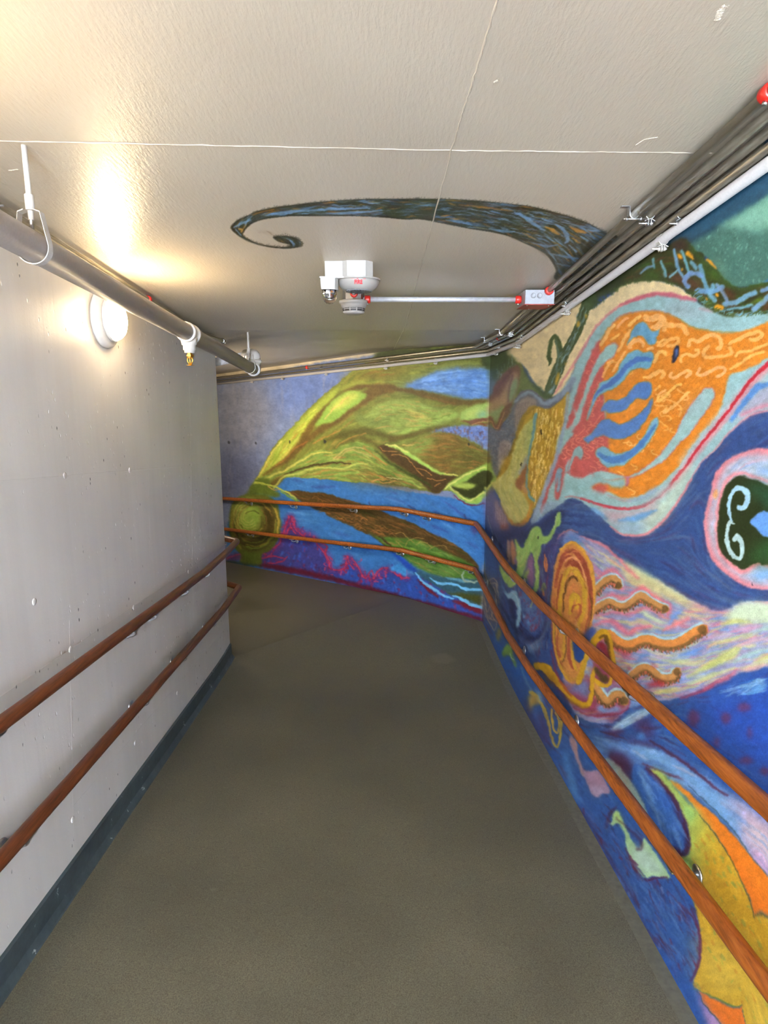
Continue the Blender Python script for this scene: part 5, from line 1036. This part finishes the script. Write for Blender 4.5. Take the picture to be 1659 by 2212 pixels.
rl=[(-2.6,.83),(1.074,.399),(2.036,.282),(3.071,.152),(3.66,.112)]
fu=[z_far(862,1100),z_far(662,1089),z_far(485,1077)]; fu.append((4.75,fu[-1][1]-(4.75-fu[-1][0])*.085))
fl2=[z_far(868,1189),z_far(662,1165),z_far(485,1143)]; fl2.append((4.75,fl2[-1][1]-(4.75-fl2[-1][0])*.085))
right_rail(ru+[(4.9,.538)],fu,'orange-brown wooden handrail in front of the mural, upper of the two',[4.72,3.62,2.62,1.86,1.05,-.4,-1.6],[.62,.9,1.6,2.6,3.5])
right_rail(rl+[(4.9,.142)],fl2,'orange-brown wooden handrail in front of the mural, lower of the two',[4.85,3.55,2.55,1.5,.7,-.5,-1.7],[.1,.55,.95,1.7,2.6,3.5])
Xl=XL+OFF
def left_rail(zs,zend,label,bY):
    q=CL_-NF*OFF; ym=YL+OFF*math.tan(math.radians(22.5)); P=[(Xl,y,z) for y,z in zs]+[(Xl,ym,zend)]
    e=CL_-NF*OFF+U*.42; P+=[(e[0],e[1],zend-.02)]
    e=CL_-NF*OFF+U*3.4; P+=[(e[0],e[1],zend-.30)]
    ys=[a for a,_ in zs]; zv=[b for _,b in zs]
    return handrail(P,RR,M['oak_shaded'],label,[((Xl,y,float(np.interp(y,ys,zv))),(1,0,0)) for y in bY]+[(tuple(CL_-NF*OFF+U*1.2+[0,0,zend-.1]),-NF)])
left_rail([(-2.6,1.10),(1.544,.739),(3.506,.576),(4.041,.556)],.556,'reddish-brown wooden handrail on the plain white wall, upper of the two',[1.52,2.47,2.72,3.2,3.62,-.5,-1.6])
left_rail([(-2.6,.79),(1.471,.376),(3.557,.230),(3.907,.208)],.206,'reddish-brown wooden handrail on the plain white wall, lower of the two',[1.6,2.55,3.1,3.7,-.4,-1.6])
# ---------------------------------------------------------------- conduits above the mural
def ceil_any(p):
    """ceiling height over a point beside the mural wall or the far wall"""
    return ceil_z(p[1])
def far_con(t,dz): return CZ-dz-.010-.047*t
def run(offw,dz,r,label,mat,coup=(),Y0=-2.8,Y1=None,cat='conduit',name='conduit',tend=4.85,brk=None):
    """a pipe offw from the wall and dz under the ceiling, round the corner and down the second passage"""
    X=XR-offw; ym=YC-offw*math.tan(math.radians(22.5))
    P=[(X,Y0,ceil_z(Y0)-dz),(X,3.98,CZ-dz),(X,ym,far_con(0,dz)),far_pt(tend,offw,far_con(tend,dz))]
    o=thing(name,P[0],label,cat,'conduits above the mural')
    segs=[P]
    if brk: # meets a box at Y = brk
        segs=[[P[0],(X,brk,ceil_z(brk)-dz)]] if brk<3 else [[(X,brk,ceil_z(brk)-dz)]+P[1:]]
    for s_ in segs:
        m=MB(); m.tube(fillet(s_,.09,8),r,16); m.build('tube',mat,o)
    for y,t in coup:
        if t is None: p=np.array((X,y,ceil_z(y)-dz)); d=np.array([0,1,-.0832])
        else: p=np.array(far_pt(t,offw,far_con(t,dz))); d=U+np.array([0,0,-.047])
        d=d/np.linalg.norm(d); m=MB(); L=.026
        m.lathe([(r*1.05,0),(r*1.42,.002),(r*1.5,.008),(r*1.5,L-.004),(r*1.38,L),(r*1.05,L+.001)],tuple(p-d*L/2),tuple(d),20)
        c=m.build('coupling',M['red'],o); tag(c,'red set-screw coupling')
        m=MB(); q=p+np.array([-.3,0,-1])/1.044*r*1.35; m.lathe([(.0052,0),(.0052,.006),(.0035,.0075),(.001,.0075)],tuple(q),(-.3,0,-1),10); m.build('set_screw',M['zinc'],c,origin=np.array(c.parent.location))
    return o
RC=.0117
run(.134,.020,RC,'bare steel conduit with a red coupling, running into the front of the junction box',M['conduit'],[(1.335,None)],brk=2.903)
run(.134,.020,RC,'bare steel conduit leaving the back of the junction box towards the far wall',M['conduit'],[(0,2.17)],brk=3.066,Y0=3.066)
run(.085,.020,RC,'bare steel conduit passing right beside the junction box',M['conduit'],[(4.3,None)])
run(.038,.019,RC,'bare steel conduit tucked into the corner of ceiling and mural wall',M['conduit'])
run(.028,.047,RC,'bare steel conduit resting just over the white painted one',M['conduit'])
run(.022,.077,.0150,'white painted conduit, lowest of the bundle along the mural',M['paint'],name='conduit')
# clamps holding them
def clamp(p,wall_n,r,label,w=.02,mat='zinc',foot='wall'):
    """spring clip: a split ring round the pipe, two flared ears and a bolt"""
    p=np.array(p,float); n=np.array(wall_n,float)/np.linalg.norm(wall_n); d=np.array([-n[1],n[0],0.0]); 
    o=thing('conduit_clamp',tuple(p),label,'pipe clamp','clamps of the conduit bundle'); m=MB(); V=[];Fc=[]; N=18
    up=np.array([0,0,1.0]); A=[math.radians(-62+(i/(N-1))*304) for i in range(N)]
    for a in A:
        c=n*math.sin(a)*-1*0+ (n*math.cos(a+math.pi/2)+up*math.sin(a+math.pi/2))
        for rr in (r*1.04,r*1.04+.0016):
            for s_ in (-w/2,w/2): V.append(p+c*rr+d*s_)
    for i in range(N-1):
        b=i*4; e=b+4
        Fc+=[(b,b+1,e+1,e),(b+2,e+2,e+3,b+3),(b,e,e+2,b+2),(b+1,b+3,e+3,e+1)]
    m.add(V,Fc,False); m.build('ring',M[mat],o)
    m=MB(); b=p-up*(r+.001)
    for s_ in (-1,1):
        M4=Matrix(((d[0],n[0],0,b[0]),(d[1],n[1],0,b[1]),(0,0,1,b[2]),(0,0,0,1)))
        m.box((-w/2,s_*.004-.0008,-.018),(w/2,s_*.004+.0008,.004),M4)
        m.box((-w/2,min(s_*.004,s_*.017),-.0008+.002),(w/2,max(s_*.004,s_*.017),.0028),M4@Matrix.Rotation(-s_*.5,4,'X'))
    m.build('ears',M[mat],o)
    m=MB(); q=b-up*.011; m.tube([q-n*.016,q+n*.03],.0028,8); m.lathe([(.0055,0),(.0055,.005)],tuple(q+n*.006),tuple(n),6); m.lathe([(.006,0),(.006,.004)],tuple(q-n*.012),tuple(n),6); m.build('bolt',M[mat],o)
    return o
def strap(p,r,top,label):
    """drop clip from the ceiling: a hooked strip round the pipe with a nut"""
    p=np.array(p,float); o=thing('conduit_hanger',(p[0],p[1],top),label,'pipe hanger','hangers of the steel conduits'); m=MB()
    m.box((p[0]-r-.006,p[1]-.009,p[2]-r*.6),(p[0]-r-.004,p[1]+.009,top)); m.box((p[0]-r-.03,p[1]-.009,top-.002),(p[0]-r-.004,p[1]+.009,top)); m.build('strip',M['zinc'],o)
    m=MB(); m.tube([(p[0]+math.cos(a)*(r+.001),p[1],p[2]+math.sin(a)*(r+.001)) for a in np.linspace(math.radians(150),math.radians(360),12)],.0022,8); m.build('hook',M['zinc'],o)
    m=MB(); m.tube([(p[0]-r-.02,p[1],p[2]-r-.003),(p[0]+r+.028,p[1],p[2]-r-.003)],.003,8); m.lathe([(.007,0),(.007,.005)],(p[0]+r+.006,p[1],p[2]-r-.003),(1,0,0),6); m.lathe([(.007,0),(.007,.005)],(p[0]-r-.013,p[1],p[2]-r-.003),(1,0,0),6); m.build('bolt',M['zinc'],o)
    return o
places=[(2.02,'just over the mossy bough'),(2.98,'beside the junction box'),(3.98,'over the cream patch of the mural'),(4.72,'close to the mural corner')]
for (y,wd) in places:
    clamp((XR-.022,y,ceil_z(y)-.077),(-1,0,0),.0150,'white painted clamp on the lowest conduit '+wd,.024,'white')
for (y,wd) in ((1.98,'just over the mossy bough'),(3.05,'right behind the junction box'),(3.92,'over the cream patch of the mural'),(4.62,'close to the mural corner')):
    clamp((XR-.085,y,ceil_z(y)-.02),(-1,0,0),RC,'bare zinc clamp on the middle steel conduit '+wd,.02)
    clamp((XR-.028,y-.08,ceil_z(y-.08)-.047),(-1,0,0),RC,'bare zinc clamp on the wall-side steel conduit '+wd,.02)
for (y,wd) in ((1.97,'at the tip of the painted ceiling vine'),(3.95,'over the cream patch of the mural'),(4.5,'close to the mural corner')):
    strap((XR-.134,y,ceil_z(y)-.02),RC,ceil_z(y),'zinc hanger of the outer steel conduit '+wd)
for (t,wd) in ((.55,'nearest the corner'),(1.15,'above the big green leaf'),(2.0,'where leaf meets grey sky'),(2.75,'above the grey painted sky'),(3.35,'next to the white elbow')):
    clamp(far_pt(t,.022,far_con(t,.077)),NF,.0150,'small pale clamp on the far wall conduits '+wd,.024,'white')
for (t,wd) in ((1.02,'above the big green leaf'),(1.95,'where leaf meets grey sky')):
    clamp(far_pt(t,.134,far_con(t,.020)),NF,RC,'small zinc clamp on the outer far wall conduit '+wd,.02)
# ---------------------------------------------------------------- junction box and cross conduit
yb,yf=3.06,2.905; xb0,xb1=.664,.796; zt=ceil_z(yb)-.001; zb=zt-.062
jb=thing('junction_box',((xb0+xb1)/2,(yb+yf)/2,zt),'grey steel junction box on the ceiling beside the conduits, red underneath','junction box')
m=MB(); m.box((xb0,yf,zb),(xb1,yb,zt),bev=.002); m.build('body',M['boxgrey'],jb)
m=MB(); m.box((xb0-.003,yf-.003,zb-.004),(xb1+.003,yb+.003,zb-.0005),bev=.001); c=m.build('cover',M['darkred'],jb); tag(c,'dark red cover plate')
for x in (.700,.728):
    m=MB(); m.lathe([(.012,0),(.0125,.0008),(.011,.0012),(.0105,.0004),(0.001,.0004)],(x,yf,zb+.036),(0,-1,0),24); m.build('knockout',M['boxgrey'],jb)
for x,y in ((xb0+.012,yf+.01),(xb1-.02,yf+.02),(xb0+.05,yb-.02)):
    m=MB(); m.lathe([(.004,0),(.004,.002),(.002,.003)],(x,y,zb-.004),(0,0,-1),10); m.build('screw',M['zinc'],jb)
def ring(parent,p,ax,r,name='connector'):
    m=MB(); m.lathe([(r*1.05,0),(r*1.5,.001),(r*1.6,.006),(r*1.6,.02),(r*1.45,.026),(r*1.05,.027)],p,ax,24); c=m.build(name,M['red'],parent); return tag(c,'red set-screw connector')
ring(jb,(XR-.134,yf-.028,ceil_z(yf)-.021),(0,1,0),RC)
yx=2.985; zx=zb+.03
cc=thing('conduit',(.3,yx,zx),'short level steel conduit between smoke detector and junction box','conduit')
m=MB(); m.tube([(-.07,yx,zx),(xb0-.0005,yx,zx)],.0118,18); m.build('tube',M['emt'],cc)
for x,ax in ((-.062,(1,0,0)),(xb0-.001,(-1,0,0))):
    k=ring(cc,(x,yx,zx),ax,.0112,'coupling'); m=MB(); m.lathe([(.005,0),(.005,.006),(.003,.008)],(x+ax[0]*.013,yx,zx-.0165),(0,-.3,-1),10); m.build('set_screw',M['zinc'],k,origin=np.array(cc.location))
# ---------------------------------------------------------------- smoke detector
xs_=-.113; zs_=ceil_z(yx)
sd=thing('smoke_detector',(xs_,yx,zs_),'round white smoke detector under a steel box on the ceiling','smoke detector')
m=MB(); m.lathe([(.050,.004),(.050,-.044),(.047,-.046)],(xs_,yx,zs_),(0,0,1),8,False); m.build('mounting_box',M['zinc'],sd)
ring(sd,(xs_+.004,yx-.074,zs_-.022),(0,1,0),.011)
m=MB(); m.tube([(xs_+.004,yx-.10,zs_-.020),(xs_+.004,yx-.052,zs_-.022)],.0105,14); m.build('conduit_stub',M['zinc'],sd)
m=MB(); m.lathe([(.064,-.045),(.067,-.047),(.067,-.057),(.063,-.061),(.0605,-.062),(.0575,-.073),(.0535,-.078)],(xs_,yx,zs_),(0,0,1),40); m.build('base',M['alarm'],sd)
m=MB(); m.lathe([(.0535,-.078),(.052,-.0785),(.0515,-.081),(.0500,-.0815),(.0490,-.094),(.0500,-.0945),(.0495,-.098),(.043,-.104),(.030,-.108),(.001,-.109)],(xs_,yx,zs_),(0,0,1),40); hd=m.build('head',M['alarm'],sd)
for rr,z0,z1 in ((.0516,-.0835,-.0805),(.0506,-.0935,-.0860)):
    for i in range(10):
        a0=2*math.pi*i/10+.06; V=[];Fc=[]; a=np.linspace(a0,a0+2*math.pi/10-.12,6)
        for q in a:
            for r_ in (rr-.003,rr+.0004):
                for z in (z0,z1): V.append((xs_+r_*math.cos(q),yx+r_*math.sin(q),zs_+z))
        for k in range(5):
            b=k*4; Fc+=[(b+2,b+3,b+7,b+6),(b,b+2,b+6,b+4),(b+1,b+5,b+7,b+3)]
        Fc+=[(0,1,3,2),(20,22,23,21)]
        m=MB(); m.add(V,Fc,False); m.build('vent_slot',M['dark'],hd,origin=np.array(sd.location))
# ---------------------------------------------------------------- fire alarm horn with strobe
yf_=2.515; zc=ceil_z(yf_); fx=-.108
fa=thing('fire_alarm',(fx,yf_+.07,zc),'white ceiling fire alarm with red FIRE lettering and a clear strobe','fire alarm')
zp=zc-.058
m=MB(); N=40
def slab(outline,z0,z1,scale1=1,c=(0,0)):
    n=len(outline); V=[(x,y,z0) for x,y in outline]+[(c[0]+(x-c[0])*scale1,c[1]+(y-c[1])*scale1,z1) for x,y in outline]
    return V,[tuple(range(n)),tuple(range(2*n-1,n-1,-1))]+[(i,(i+1)%n,n+(i+1)%n,n+i) for i in range(n)]
cyy=yf_+.072
oct_=[(fx-.098,yf_+.01),(fx-.030,yf_+.008),(fx-.012,yf_),(fx+.060,yf_),(fx+.088,yf_+.018),(fx+.088,yf_+.12),(fx+.06,yf_+.14),(fx-.098,yf_+.14)]
V,Fc=slab(oct_,zc+.01,zp); m.add(V,Fc,False); bx=m.build('back_box',M['alarm'],fa)
m=MB(); m.lathe([(.0165,0),(.017,.0006),(.0158,.0009),(.0155,.0003),(.001,.0003)],(fx+.012,yf_,zp+.036),(0,-1,0),28); m.build('knockout',M['white'],bx,origin=np.array(fa.location))
# plate: round speaker face with a lobe for the strobe
scx,scy,sr=fx+.030,cyy+.002,.088
pl=[]
for a in np.linspace(math.radians(-128),math.radians(128),36): pl.append((scx+sr*math.cos(a),scy+sr*math.sin(a)))
pl+=[(fx-.118,cyy+.070),(fx-.121,cyy+.06),(fx-.121,cyy-.060),(fx-.118,cyy-.068)]
m=MB(); V,Fc=slab(pl,zp,zp-.006); m.add(V,Fc,False); m.build('plate',M['alarm'],fa)
m=MB(); m.lathe([(.0835,-.006),(.082,-.014),(.074,-.030),(.062,-.041),(.056,-.044)],(scx,scy,zp),(0,0,1),48); hn=m.build('horn',M['alarm'],fa)
m=MB(); m.lathe([(.056,-.0435),(.052,-.0455),(.001,-.047)],(scx,scy,zp),(0,0,1),40); gr=m.build('grille',M['grille'],fa)
m=MB()
for i in range(-9,10):
    x=i*.0054; h=math.sqrt(max(0,.051**2-x*x))
    m.box((scx+x-.0008,scy-h,zp-.0482),(scx+x+.0008,scy+h,zp-.0462))
m.build('grille_bars',M['dark'],gr,origin=np.array(fa.location))
xst=fx-.083
m=MB(); V,Fc=slab([(xst-.033,cyy-.066),(xst+.024,cyy-.066),(xst+.036,cyy-.045),(xst+.036,cyy-.005),(xst-.033,cyy-.005)],zp-.006,zp-.047,.93,(xst,cyy-.035)); m.add(V,Fc,False); m.build('strobe_housing',M['alarm'],fa)
ysb=cyy-.036; zl0=zp-.047
m=MB(); m.lathe([(.0285,.0),(.0285,-.018),(.0265,-.032),(.021,-.043),(.012,-.050),(.001,-.0525)],(xst,ysb,zl0),(0,0,1),28); ln=m.build('strobe_lens',M['lens'],fa); tag(ln,'clear strobe lens')
m=MB(); m.lathe([(.025,-.001),(.024,-.015),(.018,-.026),(.006,-.03),(.001,-.030)],(xst,ysb,zl0),(0,0,1),9,False); m.tube([(xst-.016,ysb-.006,zl0-.034),(xst+.016,ysb-.006,zl0-.034)],.003,10); m.build('reflector',M['chrome'],ln,origin=np.array(fa.location))
# lettering wrapped on the horn
def horn_pt(s_,h,lift=.0006):
    """s_ sideways arc length, h height below plate along the flank"""
    prof=[(0.0835,-.006),(.082,-.014),(.074,-.030),(.062,-.041)]; r=float(np.interp(-h,[-p[1] for p in prof],[p[0] for p in prof])); a=-math.pi/2+s_/r
    return (scx+(r+lift)*math.cos(a),scy+(r+lift)*math.sin(a),zp+h-lift)
cu=bpy.data.curves.new('lettering','FONT'); cu.body='FIRE'; cu.size=.0205; cu.align_x='CENTER'; cu.align_y='CENTER'; cu.offset=.0011; cu.space_character=1.05
tmp=bpy.data.objects.new('lettering',cu); COL.objects.link(tmp); bpy.context.view_layer.update()
me=bpy.data.meshes.new_from_object(tmp.evaluated_get(bpy.context.evaluated_depsgraph_get())); bpy.data.objects.remove(tmp)
bm=bmesh.new(); bm.from_mesh(me); bmesh.ops.subdivide_edges(bm,edges=bm.edges[:],cuts=2); bmesh.ops.triangulate(bm,faces=bm.faces[:])
for v in bm.verts: v.co=Vector(horn_pt(v.co.x*.80+.002,-.0215+v.co.y*.95))-fa.location
bm.to_mesh(me); bm.free(); me.materials.clear(); me.materials.append(M['redink']); tx=bpy.data.objects.new('lettering',me); link(tx,hn); tag(tx,'red FIRE lettering')
m=MB()
def ink(s0,s1,h,w):
    V=[];Fc=[]
    for i,s_ in enumerate(np.linspace(s0,s1,10)): V+=[horn_pt(s_,h-w/2),horn_pt(s_,h+w/2)]
    for i in range(9): Fc.append((2*i,2*i+1,2*i+3,2*i+2))
    m.add(V,Fc,False)
ink(-.026,.0,-.0095,.0007); ink(-.004,.002,-.0095,.0028); ink(.020,.031,-.0100,.0018)
m.build('red_marks',M['redink'],hn,origin=np.array(fa.location))
# ---------------------------------------------------------------- sprinkler pipe
XP=-.838; RP=.036
def pz(y): return 1.974-.0757*(y-1.605)
YE=4.30
sp=thing('sprinkler_pipe',(XP,1.6,pz(1.6)),'thick white sprinkler pipe hung beside the plain wall, one brass head','sprinkler pipe')
m=MB(); m.tube([(XP,-2.8,pz(-2.8)),(XP,YE-.03,pz(YE-.03))],RP,28); m.build('pipe',M['paint'],sp)
yt=2.83; d=Vector((0,1,-.0757)).normalized()
m=MB(); o_=Vector((XP,yt,pz(yt))); m.lathe([(RP,-.044),(.043,-.043),(.044,-.030),(.040,-.028),(.040,.022),(.045,.024),(.045,.040),(RP,.041)],tuple(o_),tuple(d),32); m.lathe([(.036,-.02),(.032,-.05),(.027,-.052),(.027,-.072),(.022,-.074),(.022,-.084),(.012,-.085)],tuple(o_),(0,0,1),28); m.build('tee',M['white'],sp)
m=MB(); zq=pz(yt)-.084; m.lathe([(.012,0),(.012,-.008),(.017,-.009),(.017,-.016),(.010,-.017),(.008,-.024),(.001,-.024)],(XP,yt,zq),(0,0,1),6,False)
for sx in (-1,1): m.tube(fillet([(XP+sx*.009,yt,zq-.018),(XP+sx*.012,yt,zq-.034),(XP+sx*.003,yt,zq-.052)],.01),.0026,8)
m.tube([(XP,yt,zq-.02),(XP,yt,zq-.054)],.0028,8); hd=m.build('sprinkler_head',M['brass'],sp); tag(hd,'brass sprinkler head')
m=MB(); m.lathe([(.004,0),(.018,-.001),(.018,-.0025),(.002,-.0028)],(XP,yt,zq-.053),(0,0,1),24); m.build('deflector',M['brass'],hd,origin=np.array(sp.location))
e0=np.array([XP,YE,pz(YE)]); e1=e0+[0.02,.0,.115]; 
m=MB(); m.tube(fillet([e0-[0,.06,-.0045],e0,e0+[0,0,.07]],.05,8),.042,24); 
m.lathe([(RP,0),(.046,.001),(.046,.018),(RP,.02)],tuple(e0-[0,.055,-.004]),(0,1,-.0757),28); m.build('elbow',M['white'],sp)
top=e0+[0,0,.10]; br=top+U*.12
m=MB(); m.tube(fillet([e0+[0,0,.05],top,top+U*.10],.045,8),.042,24); m.lathe([(.045,-.008),(.047,.0),(.047,.012),(.043,.014)],tuple(e0+[0,0,.055]),(0,0,1),28); m.build('elbow',M['white'],sp)
m=MB(); m.tube([top+U*.06,top+U*2.9+[0,0,-.19]],.030,24); m.build('branch_pipe',M['paint'],sp)
def hanger(p,ztop,label):
    o=thing('pipe_hanger',(p[0],p[1],ztop),label,'pipe hanger'); x,y,z=p
    m=MB(); m.tube([(x,y,ztop+.005),(x,y,z+.062)],.0066,12); m.build('rod',M['white'],o)
    m=MB(); m.lathe([(.0105,0),(.0105,.034),(.0085,.036)],(x,y,z+RP+.048),(0,0,1),16); m.build('socket',M['white'],o)
    m=MB(); m.tube([(x,y,z+RP+.046),(x,y,z+RP+.004)],.0052,10); m.build('bolt',M['zinc'],o)
    m=MB(); P=[(x-.012,z+RP+.047),(x-.026,z+RP+.042)]
    for a in np.linspace(math.radians(170),math.radians(370),26): P.append((x+(RP+.0025)*math.cos(a),z+(RP+.0025)*math.sin(a)))
    P+=[(x+.026,z+RP+.042),(x+.012,z+RP+.047)]; V=[];Fc=[]
    for i,(a,b) in enumerate(P):
        for t_ in (0,.0022):
            cx,cz=a-x,b-z; l_=math.hypot(cx,cz)
            for s_ in (-.011,.011): V.append((a+cx/l_*t_,y+s_,b+cz/l_*t_))
    for i in range(len(P)-1):
        b=i*4;e=b+4; Fc+=[(b,b+1,e+1,e),(b+2,e+2,e+3,b+3),(b,e,e+2,b+2),(b+1,b+3,e+3,e+1)]
    Fc.append((0,1,len(V)-3,len(V)-4)); m.add(V,Fc,False); m.build('loop',M['white'],o)
hanger((XP,1.605,pz(1.605)),ceil_z(1.605),'white hanger with a loop on the near stretch of the sprinkler pipe')
hanger((XP,4.12,pz(4.12)),CZ,'thin white hanger at the far elbow of the sprinkler pipe')
# ---------------------------------------------------------------- conduit above the plain wall
xq=XL+.034
lc=thing('conduit',(xq,0,ceil_z(0)-.03),'single steel conduit in the ceiling corner above the plain wall','conduit')
m=MB(); m.tube(fillet([(xq,-2.8,ceil_z(-2.8)-.03),(xq,3.98,CZ-.03),(xq,4.46,CZ-.03)],.1),RC,16); m.build('tube',M['conduit'],lc)
m=MB(); y=3.02; m.lathe([(RC*1.05,0),(RC*1.5,.002),(RC*1.5,.022),(RC*1.05,.026)],(xq,y,ceil_z(y)-.03),(0,1,-.083),20); c=m.build('coupling',M['red'],lc); tag(c,'red coupling')
m=MB(); m.lathe([(RC,0),(RC*1.6,.002),(RC*1.6,.03),(RC*1.1,.034)],(xq,4.42,CZ-.03),(0,1,0),20); m.lathe([(.005,0),(.005,.008)],(xq+.012,4.435,CZ-.042),(.7,0,-.7),10); m.build('end_fitting',M['zinc'],lc)
for y,wd in ((1.85,'left of the near pipe hanger'),(3.47,'over the brass sprinkler head')): strap((xq,y,ceil_z(y)-.03),RC,ceil_z(y),'zinc hanger on the plain wall conduit '+wd)
# ---------------------------------------------------------------- lamps
WARM1=(1.0,.76,.43)
def lamp(p,n,label,strength,col):
    p=np.array(p); o=thing('wall_lamp',tuple(p),label,'wall lamp'); m=MB(); m.lathe([(.112,0),(.1135,.006),(.111,.020),(.100,.030),(.086,.034),(.08,.034)],tuple(p),tuple(n),48); m.build('base',M['white'],o)
    m=MB(); m.lathe([(.086,.032),(.0875,.046),(.083,.046)],tuple(p),tuple(n),48); m.build('collar',M['white'],o)
    m=MB(); m.lathe([(.083,.045),(.080,.058),(.068,.072),(.048,.081),(.024,.085),(.001,.086)],tuple(p),tuple(n),48); g=m.build('diffuser',glow('lit_diffuser',col,strength),o); return o
WARM=(1.0,.83,.60)
LP=np.array([XL,2.60,1.915])
lamp(LP,(1,0,0),'round white wall lamp glowing on the plain wall behind the sprinkler pipe',LAMP1,WARM1)
lamp((XL,.98,2.02),(1,0,0),'round white wall lamp on the plain wall beside the viewer',LAMP2,WARM1)
lamp((XL,-.8,2.16),(1,0,0),'unseen round fill lamp added on the plain wall well behind the viewer',LAMP2,WARM)  # extra lamp out of view, added to lift the overall brightness
q=CL_+U*1.55; lamp((q[0],q[1],1.62),-NF,'round white wall lamp in the second passage round the corner',LAMP3,WARM)
w=bpy.data.worlds.new('daylight'); SC.world=w; w.use_nodes=True; bg=w.node_tree.nodes['Background']; bg.inputs['Color'].default_value=(.80,.89,1,1); bg.inputs['Strength'].default_value=SKY
# ---------------------------------------------------------------- camera
cam=bpy.data.cameras.new('camera'); cam.sensor_fit='HORIZONTAL'; cam.sensor_width=36; cam.lens=36*F/W0; cam.clip_start=.02; cam.clip_end=60
co=bpy.data.objects.new('camera',cam); co.location=tuple(C0)
R=Matrix((tuple(_rt),tuple(_up),tuple(-_fw))).transposed(); co.rotation_euler=R.to_euler(); link(co); SC.camera=co
vs=SC.view_settings; vs.view_transform='Standard'; vs.look='None'; vs.gamma=1; vs.exposure=EXPO; vs.use_curve_mapping=False
SC.cycles.use_denoising=True; SC.cycles.max_bounces=6; SC.cycles.diffuse_bounces=4; SC.cycles.glossy_bounces=3; SC.cycles.transmission_bounces=5; SC.cycles.caustics_reflective=False; SC.cycles.caustics_refractive=False; SC.cycles.use_adaptive_sampling=True; SC.cycles.adaptive_threshold=.12; SC.cycles.adaptive_min_samples=16; SC.cycles.sample_clamp_indirect=8
